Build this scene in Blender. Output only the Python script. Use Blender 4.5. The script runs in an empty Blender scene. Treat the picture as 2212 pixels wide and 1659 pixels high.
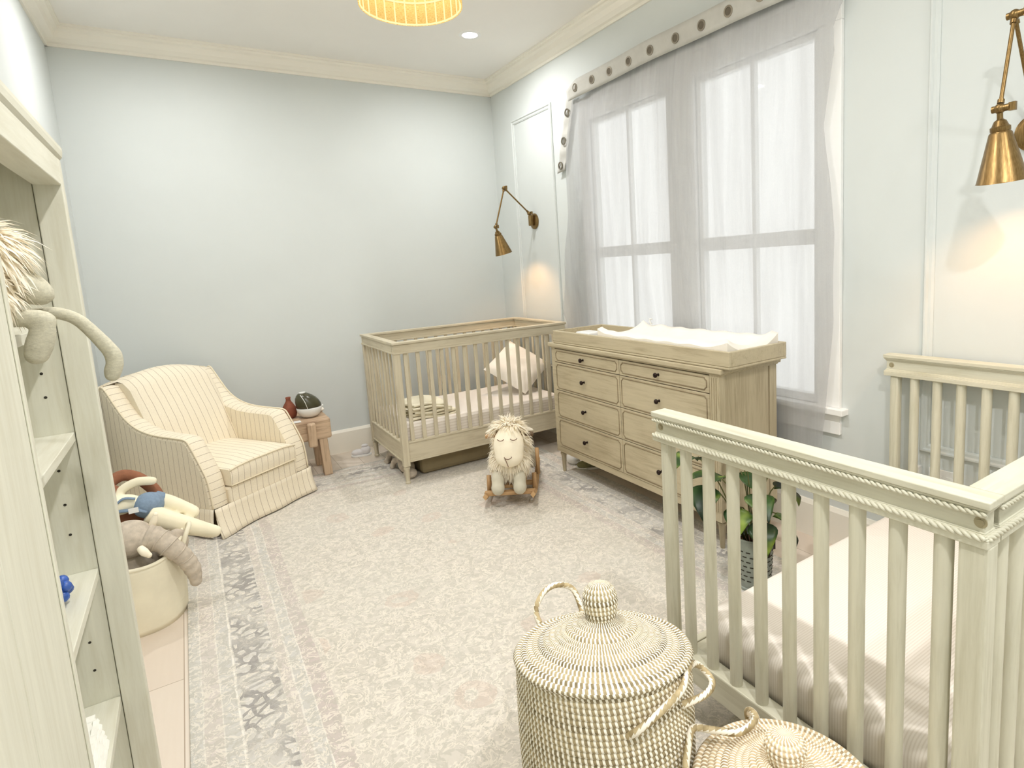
import bpy, math, random
from mathutils import Vector, Matrix, Euler
random.seed(7)
PI = math.pi
S = bpy.context.scene
C = S.collection
sin, cos = math.sin, math.cos

# ------------------------------------------------------------------ materials
def lin(c):
    return tuple((x/12.92 if x <= .04045 else ((x+.055)/1.055)**2.4) for x in [v/255 for v in c])+(1,)

class NT:
    """small node-graph helper"""
    def __init__(s, name):
        s.m = bpy.data.materials.new(name); s.m.use_nodes = True
        s.t = s.m.node_tree; s.t.nodes.clear()
        s.out = s.n('ShaderNodeOutputMaterial')
    def n(s, typ, ins=None, **kw):
        nd = s.t.nodes.new(typ)
        for k, v in kw.items(): setattr(nd, k, v)
        for k, v in (ins or {}).items(): s.put(nd.inputs[k], v)
        return nd
    def put(s, inp, v):
        if isinstance(v, bpy.types.NodeSocket): s.t.links.new(v, inp)
        else: inp.default_value = v
    def math(s, op, a, b=0.0, c=0.0, clamp=False):
        nd = s.n('ShaderNodeMath', {0: a, 1: b, 2: c}, operation=op, use_clamp=clamp); return nd.outputs[0]
    def mix(s, f, a, b, typ='MIX'):
        nd = s.n('ShaderNodeMix', data_type='RGBA', blend_type=typ)
        s.put(nd.inputs[0], f); s.put(nd.inputs[6], a); s.put(nd.inputs[7], b); return nd.outputs[2]
    def ramp(s, f, stops, interp='LINEAR'):
        nd = s.n('ShaderNodeValToRGB', {0: f}); cr = nd.color_ramp; cr.interpolation = interp
        while len(cr.elements) > 1: cr.elements.remove(cr.elements[-1])
        cr.elements[0].position = stops[0][0]; cr.elements[0].color = stops[0][1]
        for p, c in stops[1:]:
            e = cr.elements.new(p); e.color = c
        return nd.outputs[0]
    def coord(s, kind='Object', scale=(1, 1, 1), loc=(0, 0, 0)):
        tc = s.n('ShaderNodeTexCoord')
        mp = s.n('ShaderNodeMapping', {0: tc.outputs[kind], 1: loc, 3: scale}); return mp.outputs[0]
    def noise(s, vec, scale=5, detail=3, rough=.5, dist=0):
        return s.n('ShaderNodeTexNoise', {'Vector': vec, 'Scale': scale, 'Detail': detail, 'Roughness': rough, 'Distortion': dist}).outputs[0]
    def bump(s, h, strength=.3, dist=.002):
        return s.n('ShaderNodeBump', {'Height': h, 'Strength': strength, 'Distance': dist}).outputs[0]
    def bsdf(s, col, rough=.6, normal=None, metal=0, **kw):
        b = s.n('ShaderNodeBsdfPrincipled', {'Base Color': col, 'Roughness': rough, 'Metallic': metal})
        for k, v in kw.items(): s.put(b.inputs[k.replace('_', ' ')], v)
        if normal is not None: s.put(b.inputs['Normal'], normal)
        return b.outputs[0]
    def done(s, sh):
        s.t.links.new(sh, s.out.inputs[0]); return s.m

def plain(name, col, rough=.6, var=.05, scale=14, stretch=(1, 1, 1), bump=.0, bscale=300, metal=0, **kw):
    g = NT(name); v = g.coord('Object', stretch)
    f = g.noise(v, scale, 4, .6)
    a = lin(col); d = tuple(x*(1-var*2.2) for x in a[:3])+(1,); l = tuple(min(1, x*(1+var)) for x in a[:3])+(1,)
    c = g.ramp(f, [(.3, d), (.7, l)])
    nrm = g.bump(g.noise(g.coord('Object'), bscale, 2), bump, .001) if bump else None
    return g.done(g.bsdf(c, rough, nrm, metal, **kw))

def wood(name, col, dark, axis='z', rough=.55, fine=1.0):
    st = {'x': (2, 26, 26), 'y': (26, 2, 26), 'z': (26, 26, 2)}[axis]
    g = NT(name+'_'+axis); v = g.coord('Object', st)
    f1 = g.noise(v, 2.2*fine, 5, .65, .4); f2 = g.noise(g.coord('Object'), 3.2, 3)
    f = g.math('ADD', g.math('MULTIPLY', f1, .65), g.math('MULTIPLY', f2, .35))
    c = g.ramp(f, [(.32, lin(dark)), (.52, lin(col)), (.75, lin(tuple(min(255, x*1.05) for x in col)))])
    return g.done(g.bsdf(c, rough, g.bump(f1, .15, .0015)))

MT = {}
def W3(key, col, dark):
    for a in 'xyz': MT[key+a] = wood(key, col, dark, a)
W3('dresser_wood', (190, 178, 150), (164, 150, 122))
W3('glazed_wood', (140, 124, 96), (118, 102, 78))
W3('crib_wood', (202, 193, 170), (180, 168, 142))
W3('painted_wood', (203, 200, 181), (184, 180, 157))
W3('oak_wood', (184, 148, 104), (150, 112, 72))
W3('weathered_wood', (204, 178, 150), (150, 122, 96))
W3('shelf_wood', (216, 215, 200), (204, 201, 182))
MT['glazeshade'] = plain('gap_shade_and_glaze', (84, 64, 36), .8, .05)  # dark tone paints in the shade and old glaze between drawers
MT['wall'] = plain('wall_paint', (212, 217, 216), .75, .01, 2.5, bump=.04, bscale=180)
MT['ceil'] = plain('ceiling_paint', (240, 238, 233), .8, .01, 2)
MT['trim'] = plain('trim_paint', (240, 236, 225), .45, .01, 3)
MT['white_trim'] = plain('white_trim_paint', (246, 246, 245), .35, .01, 3)
MT['white'] = plain('white_plastic', (238, 238, 236), .4, .02)
MT['linen'] = plain('white_linen', (244, 238, 228), .85, .02, 8, bump=.15, bscale=500)
MT['cream'] = plain('cream_knit', (242, 234, 208), .9, .03, 10, bump=.3, bscale=350)
MT['canvas'] = plain('cream_canvas', (234, 227, 204), .9, .03, 10, bump=.3, bscale=260)
MT['greyplush'] = plain('grey_plush', (196, 184, 168), .95, .1, 40, bump=.5, bscale=220)
MT['greybag'] = plain('grey_fabric', (142, 128, 98), .9, .06, 9, bump=.2)
MT['brownplush'] = plain('brown_plush', (150, 100, 74), .95, .1, 30, bump=.4, bscale=260)
MT['blueknit'] = plain('blue_knit', (128, 148, 170), .9, .08, 80, bump=.4, bscale=400)
MT['bluetoy'] = plain('blue_plastic', (58, 98, 180), .35, .2, 60)
def furmat():
    g = NT('white_fur'); n = g.noise(g.coord('Object'), 40, 2)
    c = g.ramp(n, [(.3, lin((250, 242, 224))), (.7, lin((255, 250, 238)))])
    return g.done(g.n('ShaderNodeMixShader', {0: .3, 1: g.n('ShaderNodeBsdfDiffuse', {0: c}).outputs[0], 2: g.n('ShaderNodeBsdfTranslucent', {0: c}).outputs[0]}).outputs[0])
MT['fur'] = furmat()
MT['felt'] = plain('ivory_felt', (250, 240, 218), .9, .01, 12, bump=.1)
MT['hoof'] = plain('pale_grey_felt', (206, 200, 182), .9, .05, 20, bump=.2)
MT['knit'] = plain('grey_knit', (196, 192, 172), .9, .08, 120, stretch=(1, 1, 2.2), bump=.6, bscale=260)
MT['thread'] = plain('brown_thread', (120, 88, 70), .8, 0)
MT['darkbrown'] = plain('dark_brown_wood', (96, 74, 48), .6, .1)
MT['knob'] = plain('dark_bronze', (40, 26, 22), .35, .05, metal=.6)
MT['bolt'] = plain('antique_bolt', (168, 158, 128), .5, .05, metal=.3)
MT['hole'] = plain('dark_hole', (44, 40, 30), .8, 0)
MT['eyelet'] = plain('eyelet_shadow', (104, 96, 82), .8, .05)
MT['grommet'] = plain('nickel_grommet', (150, 142, 128), .3, .05, metal=.9)
MT['clay'] = plain('red_clay', (140, 76, 52), .7, .12, 25, bump=.2, bscale=90)
MT['smoke'] = plain('smoked_plastic', (74, 72, 50), .25, .1, 9)
MT['galv'] = plain('galvanized_metal', (150, 158, 150), .5, .12, 22, metal=.35)
MT['soil'] = plain('soil', (84, 54, 34), .95, .4, 60, bump=.8, bscale=80)
MT['stem'] = plain('plant_stem', (90, 92, 44), .6, .1)
MT['strap'] = plain('dark_leather', (42, 34, 26), .6, .05)
MT['green'] = plain('sage_fabric', (138, 136, 98), .9, .06)
MT['shoe'] = plain('white_canvas_shoe', (226, 224, 226), .7, .03)
MT['lace'] = plain('white_lace_yarn', (238, 238, 230), .9, .03, bump=.4, bscale=160)
MT['piping'] = plain('cream_piping', (238, 226, 200), .85, .02)

def brass():
    g = NT('antique_brass'); v = g.coord('Object', (60, 60, 4))
    f = g.noise(v, 6, 3)
    c = g.ramp(f, [(.3, lin((116, 92, 54))), (.7, lin((148, 122, 80)))])
    return g.done(g.bsdf(c, .34, None, .9))
MT['brass'] = brass()

def leafmat():
    g = NT('green_leaf'); v = g.coord('Object')
    f = g.noise(v, 9, 2)
    c = g.ramp(f, [(.35, lin((14, 36, 16))), (.55, lin((44, 76, 22))), (.70, lin((132, 152, 58)))])
    return g.done(g.bsdf(c, .4))
MT['leaf'] = leafmat()

def stripes(name, axis, pitch=.040, off=0.0):
    g = NT(name); tc = g.n('ShaderNodeTexCoord'); sp = g.n('ShaderNodeSeparateXYZ', {0: tc.outputs['Object']})
    wob = g.math('MULTIPLY', g.math('SUBTRACT', g.noise(tc.outputs['Object'], 6, 2), .5), .012)
    x = g.math('ADD', sp.outputs[axis], g.math('ADD', wob, off))
    fr = g.math('FRACT', g.math('ADD', g.math('DIVIDE', x, pitch), 50))
    d = g.math('ABSOLUTE', g.math('SUBTRACT', fr, .5))
    m1 = g.math('LESS_THAN', d, .038)
    n = g.noise(tc.outputs['Object'], 350, 2)
    base = g.ramp(n, [(.3, lin((232, 220, 197))), (.7, lin((245, 236, 216)))])
    c = g.mix(g.math('MULTIPLY', m1, .62), base, lin((150, 128, 104)))
    return g.done(g.bsdf(c, .9, g.bump(n, .25, .001)))
MT['strx'] = stripes('striped_linen_front', 0)
MT['stry'] = stripes('striped_linen_side', 1)

def stripes_uv(name, pitch=.040):
    g = NT(name); tc = g.n('ShaderNodeTexCoord'); sp = g.n('ShaderNodeSeparateXYZ', {0: tc.outputs['UV']})
    wob = g.math('MULTIPLY', g.math('SUBTRACT', g.noise(tc.outputs['Object'], 6, 2), .5), .012)
    fr = g.math('FRACT', g.math('ADD', g.math('DIVIDE', g.math('ADD', sp.outputs[0], wob), pitch), 50))
    m1 = g.math('LESS_THAN', g.math('ABSOLUTE', g.math('SUBTRACT', fr, .5)), .038)
    n = g.noise(tc.outputs['Object'], 350, 2)
    base = g.ramp(n, [(.3, lin((232, 220, 197))), (.7, lin((245, 236, 216)))])
    c = g.mix(g.math('MULTIPLY', m1, .62), base, lin((150, 128, 104)))
    return g.done(g.bsdf(c, .9, g.bump(n, .25, .001)))
MT['stru'] = stripes_uv('striped_linen_arm')

def sheet(name, axis, pitch):
    g = NT(name); tc = g.n('ShaderNodeTexCoord'); sp = g.n('ShaderNodeSeparateXYZ', {0: tc.outputs['Object']})
    fr = g.math('FRACT', g.math('ADD', g.math('DIVIDE', sp.outputs[axis], pitch), 50))
    m = g.math('LESS_THAN', fr, .42)
    n = g.noise(tc.outputs['Object'], 9, 3, .5, 1.2)
    c = g.mix(g.math('MULTIPLY', m, .4), lin((230, 223, 215)), lin((202, 192, 178)))
    return g.done(g.bsdf(c, .85, g.bump(n, .35, .01)))
MT['sheet_y'] = sheet('ribbed_sheet', 1, .0068)
MT['sheet_z'] = sheet('striped_sheet', 2, .02)

def weave(name, N, straw, dark, white):
    g = NT(name); tc = g.n('ShaderNodeTexCoord'); sp = g.n('ShaderNodeSeparateXYZ', {0: tc.outputs['UV']})
    u, v = sp.outputs[0], sp.outputs[1]
    row = g.math('FLOOR', v); fv = g.math('FRACT', v)
    uu = g.math('ADD', g.math('MULTIPLY', u, N), g.math('ADD', g.math('MULTIPLY', fv, .3), g.math('MULTIPLY', row, .11)))
    fr = g.math('FRACT', uu)
    d = g.math('ABSOLUTE', g.math('SUBTRACT', fr, .5))
    st = g.math('LESS_THAN', d, .215)
    rn = g.n('ShaderNodeTexWhiteNoise', {'W': row}, noise_dimensions='1D').outputs[0]
    nn = g.noise(tc.outputs['Object'], 60, 3)
    k = g.math('ADD', g.math('MULTIPLY', rn, .35), g.math('MULTIPLY', nn, .65))
    sc = g.ramp(k, [(.25, lin(dark)), (.55, lin(straw)), (.8, lin(tuple(min(255, x+22) for x in straw)))])
    c = g.mix(st, sc, lin(white))
    h = g.math('MULTIPLY', st, 1.0)
    return g.done(g.bsdf(c, .75, g.bump(h, .5, .002)))
MT['weave'] = weave('seagrass_weave', 104, (172, 156, 120), (112, 98, 66), (242, 238, 226))
MT['weave2'] = weave('pale_seagrass_weave', 96, (204, 182, 146), (160, 138, 104), (246, 238, 222))
MT['rope'] = weave('wrapped_rope', 2, (184, 166, 128), (140, 122, 86), (242, 236, 222))

def rugmat(hx, hy):
    g = NT('faded_oriental_rug'); tc = g.n('ShaderNodeTexCoord'); ob = tc.outputs['Object']
    sp = g.n('ShaderNodeSeparateXYZ', {0: ob})
    wob = g.math('MULTIPLY', g.math('SUBTRACT', g.noise(ob, 7, 2), .5), .012)
    dx = g.math('SUBTRACT', hx, g.math('ABSOLUTE', sp.outputs[0]))
    dy = g.math('SUBTRACT', hy, g.math('ABSOLUTE', sp.outputs[1]))
    d = g.math('ADD', g.math('MINIMUM', dx, dy), wob)
    L = .5
    def P(x): return x/L
    grey, tan, line, pink = (198, 195, 190), (202, 193, 187), (222, 217, 209), (194, 182, 177)
    band = g.ramp(g.math('DIVIDE', d, L), [(0, lin((190, 188, 182))), (P(.012), lin(grey)), (P(.034), lin(line)), (P(.038), lin(tan)), (P(.086), lin(line)), (P(.091), lin(grey)),
        (P(.131), lin((232, 227, 219))), (P(.138), lin((206, 202, 196))), (P(.268), lin(tan)), (P(.302), lin(line)), (P(.307), lin(grey)), (P(.342), lin(line)),
        (P(.347), lin(pink)), (P(.40), lin((208, 201, 191)))], 'CONSTANT')
    # warped vine pattern
    warp = g.n('ShaderNodeVectorMath', {0: ob, 1: g.n('ShaderNodeVectorMath', {0: g.n('ShaderNodeTexNoise', {'Vector': ob, 'Scale': 9.0, 'Detail': 3.0}).outputs[1], 3: .09}, operation='SCALE').outputs[0]}, operation='ADD').outputs[0]
    n1 = g.noise(warp, 20, 4, .66)
    vine = g.math('LESS_THAN', g.math('ABSOLUTE', g.math('SUBTRACT', n1, .5)), .036)
    n2 = g.noise(warp, 40, 4, .62)
    blot = g.ramp(n2, [(.44, (0, 0, 0, 1)), (.6, (1, 1, 1, 1))])
    big = g.noise(ob, 2.2, 3)
    c = g.mix(g.math('MULTIPLY', blot, .42), band, lin((188, 182, 170)))
    c = g.mix(g.math('MULTIPLY', vine, .5), c, lin((178, 174, 162)))
    n3 = g.noise(warp, 30, 3, .6, .6)
    lite = g.math('LESS_THAN', g.math('ABSOLUTE', g.math('SUBTRACT', n3, .47)), .03)
    c = g.mix(g.math('MULTIPLY', lite, .6), c, lin((232, 224, 211)))
    # rosettes
    vo = g.n('ShaderNodeTexVoronoi', {'Vector': warp, 'Scale': 2.6, 'Randomness': .55}).outputs[0]
    ros = g.math('MULTIPLY', g.math('MULTIPLY', g.math('SUBTRACT', .26, vo, clamp=True) if False else g.math('LESS_THAN', vo, .2), g.math('LESS_THAN', g.math('ABSOLUTE', g.math('SUBTRACT', vo, .12)), .05)), g.math('GREATER_THAN', d, .42))
    c = g.mix(g.math('MULTIPLY', g.math('MULTIPLY', ros, n2), .55), c, lin((196, 168, 154)))
    c = g.mix(g.math('MULTIPLY', g.ramp(big, [(.4, (0, 0, 0, 1)), (.7, (1, 1, 1, 1))]), .25), c, lin((205, 203, 194)))
    # dark motif band
    vc = g.n('ShaderNodeTexVoronoi', {'Vector': warp, 'Scale': 19.0}, feature='DISTANCE_TO_EDGE').outputs[0]
    crack = g.math('LESS_THAN', vc, g.math('MULTIPLY', g.noise(ob, 11, 2), .26))
    inb = g.math('MULTIPLY', g.math('GREATER_THAN', d, .142), g.math('LESS_THAN', d, .266))
    sparse = g.ramp(g.noise(ob, 5, 2), [(.4, (.12, .12, .12, 1)), (.6, (1, 1, 1, 1))])
    dm = g.math('MULTIPLY', g.math('MULTIPLY', crack, inb), sparse)
    c = g.mix(g.math('MULTIPLY', dm, .62), c, lin((120, 116, 116)))
    pile = g.noise(ob, 260, 2)
    return g.done(g.bsdf(c, .95, g.bump(pile, .35, .003)))

def floormat():
    g = NT('light_oak_floor'); v = g.coord('Object', (1, 1, 1)); sp = g.n('ShaderNodeSeparateXYZ', {0: v})
    sw = g.n('ShaderNodeCombineXYZ', {0: sp.outputs[1], 1: sp.outputs[0]}).outputs[0]
    br = g.n('ShaderNodeTexBrick', {'Vector': sw, 'Color1': lin((224, 214, 202)), 'Color2': lin((216, 203, 189)), 'Mortar': lin((160, 143, 124)), 'Scale': 1.0,
             'Mortar Size': .0016, 'Brick Width': 1.5, 'Row Height': .16}, offset=.43)
    gr = g.noise(g.coord('Object', (30, 2, 2)), 3, 4)
    c = g.mix(g.math('MULTIPLY', gr, .3), br.outputs[0], lin((204, 189, 172)))
    return g.done(g.bsdf(c, .42))

def curtainmat():
    g = NT('sheer_white_linen'); v = g.coord('Object', (1, 1, 1))
    n = g.noise(g.coord('Object', (1, 60, 60)), 12, 3)
    col = g.ramp(n, [(.3, lin((188, 189, 191))), (.7, lin((204, 204, 205)))])
    di = g.n('ShaderNodeBsdfDiffuse', {0: col}).outputs[0]
    tl = g.n('ShaderNodeBsdfTranslucent', {0: col}).outputs[0]
    tp = g.n('ShaderNodeBsdfTransparent', {0: (1, 1, 1, 1)}).outputs[0]
    a = g.n('ShaderNodeMixShader', {0: .40, 1: di, 2: tl}).outputs[0]
    st = g.noise(g.coord('Object', (1, 9, .55)), 1.6, 3, .55, .5); st2 = g.noise(g.coord('Object', (1, 40, 1.2)), 1.5, 2)
    k = g.math('ADD', g.math('MULTIPLY', g.math('SUBTRACT', st, .5), .42), g.math('ADD', .33, g.math('MULTIPLY', g.math('SUBTRACT', st2, .5), .12)), clamp=True)
    b = g.n('ShaderNodeMixShader', {0: k, 1: a, 2: tp}).outputs[0]
    return g.done(b)
MT['curtain'] = curtainmat()
MT['header'] = plain('grey_linen_header', (196, 195, 189), .85, .04, 12)

def glassmat():
    g = NT('window_glass')
    tp = g.n('ShaderNodeBsdfTransparent', {0: (.97, .985, .98, 1)}).outputs[0]
    gl = g.n('ShaderNodeBsdfGlossy', {'Color': (1, 1, 1, 1), 'Roughness': .02}).outputs[0]
    return g.done(g.n('ShaderNodeMixShader', {0: .02, 1: tp, 2: gl}).outputs[0])
MT['glass'] = glassmat()

def emit(name, col, st):
    g = NT(name); return g.done(g.n('ShaderNodeEmission', {0: lin(col), 1: st}).outputs[0])
MT['led'] = emit('lit_lamp', (255, 250, 240), 14)
MT['bulb'] = emit('lit_warm_bulb', (255, 214, 150), 10)
def shademat():
    g = NT('lit_rattan_shade'); tc = g.n('ShaderNodeTexCoord'); sp = g.n('ShaderNodeSeparateXYZ', {0: tc.outputs['UV']})
    v = g.noise(g.n('ShaderNodeCombineXYZ', {0: g.math('MULTIPLY', sp.outputs[0], 30), 1: g.math('MULTIPLY', sp.outputs[1], 60)}).outputs[0], 4, 3)
    c = g.ramp(v, [(.32, lin((214, 158, 76))), (.5, lin((243, 205, 122))), (.7, lin((252, 226, 152)))])
    e = g.n('ShaderNodeEmission', {0: c, 1: .8}).outputs[0]
    c2 = g.mix(.6, c, (.05, .03, .01, 1)); di = g.bsdf(c2, .8)
    ad = g.n('ShaderNodeAddShader', {0: e, 1: g.n('ShaderNodeMixShader', {0: .75, 1: di, 2: g.n('ShaderNodeBsdfTranslucent', {0: c2}).outputs[0]}).outputs[0]}).outputs[0]
    return g.done(g.n('ShaderNodeMixShader', {0: .6, 1: e, 2: ad}).outputs[0])
MT['rattan'] = shademat()
MT['rattanrib'] = emit('lit_rattan_rib', (255, 236, 170), 1.15)

# ------------------------------------------------------------------ geometry helpers
OFF = {}
class MB:
    def __init__(s): s.v = []; s.f = []; s.uv = {}
    def add(s, vs, fs):
        o = len(s.v); s.v += [tuple(p) for p in vs]; s.f += [tuple(i+o for i in f) for f in fs]; return o
    def box(s, x0, x1, y0, y1, z0, z1, M=None):
        vs = [Vector((x, y, z)) for x in (x0, x1) for y in (y0, y1) for z in (z0, z1)]
        if M: vs = [M @ v for v in vs]
        s.add(vs, [(0, 1, 3, 2), (4, 6, 7, 5), (0, 4, 5, 1), (2, 3, 7, 6), (0, 2, 6, 4), (1, 5, 7, 3)]); return s
    def tube(s, path, r, n=10, closed=False, uvlen=None, flat=None):
        path = [Vector(p) for p in path]; k = len(path)
        rs = r if isinstance(r, (list, tuple)) else [r]*k
        t0 = (path[1]-path[0]).normalized()
        up = Vector((0, 0, 1)) if abs(t0.z) < .9 else Vector((1, 0, 0))
        a = t0.cross(up).normalized(); rings = []; L = 0; Ls = []
        for i, p in enumerate(path):
            if closed: t = path[(i+1) % k]-path[i-1]
            else: t = path[min(i+1, k-1)]-path[max(i-1, 0)]
            t = t.normalized() if t.length > 1e-9 else t0
            a = (a-t*a.dot(t)); a = a.normalized() if a.length > 1e-6 else t.orthogonal().normalized()
            b = t.cross(a)
            fl = flat or (1, 1)
            rings.append([p+(a*cos(2*PI*j/n)*fl[0]+b*sin(2*PI*j/n)*fl[1])*rs[i] for j in range(n)])
            if i: L += (p-path[i-1]).length
            Ls.append(L)
        o = s.add([q for rg in rings for q in rg], [])
        m = k if closed else k-1
        for i in range(m):
            for j in range(n):
                i2 = (i+1) % k; j2 = (j+1) % n
                s.f.append((o+i*n+j, o+i*n+j2, o+i2*n+j2, o+i2*n+j))
                if uvlen:
                    s.uv[len(s.f)-1] = [(j/n, Ls[i]/uvlen), ((j+1)/n, Ls[i]/uvlen), ((j+1)/n, Ls[i2]/uvlen), (j/n, Ls[i2]/uvlen)]
        if not closed:
            s.f.append(tuple(o+j for j in reversed(range(n)))); s.f.append(tuple(o+(k-1)*n+j for j in range(n)))
        return s
    def lathe(s, prof, c=(0, 0, 0), n=24, M=None, uv=False, cap=True, us=1):
        k = len(prof); vs = []
        for r, z in prof:
            for j in range(n):
                v = Vector((r*cos(2*PI*j/n), r*sin(2*PI*j/n), z))
                if M: v = M @ v
                vs.append(v+Vector(c))
        o = s.add(vs, [])
        for i in range(k-1):
            for j in range(n):
                j2 = (j+1) % n
                s.f.append((o+i*n+j, o+i*n+j2, o+(i+1)*n+j2, o+(i+1)*n+j))
                if uv: s.uv[len(s.f)-1] = [(j/n*us, uv[i]), ((j+1)/n*us, uv[i]), ((j+1)/n*us, uv[i+1]), (j/n*us, uv[i+1])]
        if cap:
            if prof[0][0] > 1e-4: s.f.append(tuple(o+j for j in reversed(range(n))))
            if prof[-1][0] > 1e-4: s.f.append(tuple(o+(k-1)*n+j for j in range(n)))
        return s
    def ell(s, c, r, R=None, n=16, m=10):
        if not isinstance(r, (tuple, list)): r = (r, r, r)
        M = (R if R else Matrix.Identity(3)).to_3x3() @ Matrix.Diagonal(Vector(r))
        return s.lathe([(max(sin(PI*i/m), 1e-5), -cos(PI*i/m)) for i in range(m+1)], c, n, M)
    def prism(s, poly, fn, a, b):
        """poly of (p,q); fn(p,q,t)->xyz, extruded t=a..b"""
        k = len(poly); o = s.add([fn(p, q, a) for p, q in poly]+[fn(p, q, b) for p, q in poly], [])
        for i in range(k): j = (i+1) % k; s.f.append((o+i, o+j, o+k+j, o+k+i))
        s.f.append(tuple(o+i for i in reversed(range(k)))); s.f.append(tuple(o+k+i for i in range(k))); return s
    def grid(s, fn, nu, nv, uv=False):
        o = s.add([fn(i/nu, j/nv) for i in range(nu+1) for j in range(nv+1)], [])
        for i in range(nu):
            for j in range(nv):
                a = o+i*(nv+1)+j; s.f.append((a, a+nv+1, a+nv+2, a+1))
                if uv: s.uv[len(s.f)-1] = [(i/nu, j/nv), ((i+1)/nu, j/nv), ((i+1)/nu, (j+1)/nv), (i/nu, (j+1)/nv)]
        return s
    def build(s, name, mat, parent=None, smooth=False, bevel=0, sub=0, solid=0, remesh=0, smo=0, loc=None, fix=True):
        off = Vector(loc) if loc is not None else (OFF.get(parent.name, Vector()) if parent else Vector())
        me = bpy.data.meshes.new(name)
        me.from_pydata([Vector(p)-off for p in s.v], [], s.f)
        if s.uv:
            ul = me.uv_layers.new(name='UVMap')
            for p in me.polygons:
                q = s.uv.get(p.index)
                if q:
                    for li, w in zip(p.loop_indices, q): ul.data[li].uv = w
        if fix and not s.uv:
            import bmesh
            bm = bmesh.new(); bm.from_mesh(me); bmesh.ops.recalc_face_normals(bm, faces=bm.faces); bm.to_mesh(me); bm.free()
        me.materials.append(MT[mat] if isinstance(mat, str) else mat)
        o = bpy.data.objects.new(name, me); C.objects.link(o)
        if parent is not None: o.parent = parent
        if loc is not None: o.location = loc
        OFF[o.name] = off
        if solid:
            md = o.modifiers.new('solid', 'SOLIDIFY'); md.thickness = solid; md.offset = 0
        if remesh:
            md = o.modifiers.new('remesh', 'REMESH'); md.mode = 'VOXEL'; md.voxel_size = remesh; md.use_smooth_shade = True
            md = o.modifiers.new('smooth', 'SMOOTH'); md.factor = .5; md.iterations = smo or 4
        if bevel:
            md = o.modifiers.new('bevel', 'BEVEL'); md.width = bevel; md.segments = 2; md.limit_method = 'ANGLE'; md.angle_limit = .7
            smooth = smooth or 'bev'
        if sub:
            md = o.modifiers.new('sub', 'SUBSURF'); md.levels = sub; md.render_levels = sub
        if smooth:
            if smooth is True or sub or remesh:
                for p in me.polygons: p.use_smooth = True
            elif smooth == 'auto':
                for p in me.polygons: p.use_smooth = True
                me.set_sharp_from_angle(angle=.7)
        return o

def tag(o, label, cat, group=None, kind=None):
    o['label'] = label; o['category'] = cat
    if group: o['group'] = group
    if kind: o['kind'] = kind
    return o
def thing(name, label, cat, loc=(0, 0, 0), rz=0, group=None, local=False):
    o = bpy.data.objects.new(name, None); C.objects.link(o); o.location = loc; o.rotation_euler = (0, 0, rz)
    o.empty_display_size = .1
    OFF[o.name] = Vector() if local else Vector(loc)
    return tag(o, label, cat, group)
def struct(o): o['kind'] = 'structure'; return o
def sroot(name):
    o = bpy.data.objects.new(name, None); C.objects.link(o); o['kind'] = 'structure'; OFF[o.name] = Vector(); return o
def bx(name, mat, b, parent=None, bevel=0, **k): return MB().box(*b).build(name, mat, parent, bevel=bevel, **k)
def lerp(a, b, t): return a+(b-a)*t
def pw(pts, x):
    if x <= pts[0][0]: return pts[0][1]
    for (a, b), (c, d) in zip(pts, pts[1:]):
        if x <= c: return lerp(b, d, (x-a)/(c-a))
    return pts[-1][1]
def cr(pts, n=8):
    """Catmull-Rom through points"""
    P = [Vector(p) for p in pts]; P = [2*P[0]-P[1]]+P+[2*P[-1]-P[-2]]; out = []
    for i in range(1, len(P)-2):
        a, b, c, d = P[i-1:i+3]
        for k in range(n):
            t = k/n; out.append(.5*((2*b)+(c-a)*t+(2*a-5*b+4*c-d)*t*t+(3*b-a-3*c+d)*t**3))
    out.append(P[-2]); return out
def crr(vals, n=8): return [v[0] for v in [(q.x,) for q in cr([(v, 0, 0) for v in vals], n)]]
def rope(mb, path, r, pitch, strands=2, n=6, per=10):
    path = [Vector(p) for p in path]; L = [0]
    for a, b in zip(path, path[1:]): L.append(L[-1]+(b-a).length)
    tot = L[-1]; N = int(tot/pitch*per)
    def at(d):
        for i in range(len(L)-1):
            if d <= L[i+1] or i == len(L)-2:
                t = (d-L[i])/max(L[i+1]-L[i], 1e-9); return path[i].lerp(path[i+1], t), (path[i+1]-path[i]).normalized()
    for s_ in range(strands):
        pts = []
        for k in range(N+1):
            p, t = at(tot*k/N); up = Vector((0, 0, 1)) if abs(t.z) < .95 else Vector((1, 0, 0))
            a = t.cross(up).normalized(); b = t.cross(a)
            ph = 2*PI*(tot*k/N/pitch+s_/strands); pts.append(p+(a*cos(ph)+b*sin(ph))*r*.5)
        mb.tube(pts, r*.62, n)
    return mb
def fur(mb, samples, length, width, droop=.4, jitter=.35, seg=3):
    width *= 1.45
    for p, nrm in samples[::3]+samples[1::3]:
        nv = Vector(nrm); tg = Vector((0, 0, -1))-nv*(-nv.z)+Vector([random.uniform(-jitter, jitter) for _ in range(3)])*1.5
        tg = tg-nv*tg.dot(nv); tg = tg.normalized() if tg.length > 1e-4 else nv.orthogonal().normalized()
        d = (nv*.75+tg*.8+Vector([random.uniform(-jitter, jitter) for _ in range(3)])*.6).normalized()
        L = length*random.uniform(.6, 1.25); side = d.cross(nv+Vector([random.uniform(-.25, .25) for _ in range(3)])).normalized()*width/2
        q = Vector(p); vs = []
        for i in range(seg):
            w = 1-i/seg; vs += [q-side*w, q+side*w]
            q = q+d*(L/seg); d = (d+Vector((0, 0, -droop/seg))).normalized()
        vs.append(q); o = mb.add(vs, [])
        for i in range(seg-1): mb.f.append((o+2*i, o+2*i+1, o+2*i+3, o+2*i+2))
        mb.f.append((o+2*seg-2, o+2*seg-1, o+2*seg))
    return mb
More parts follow.
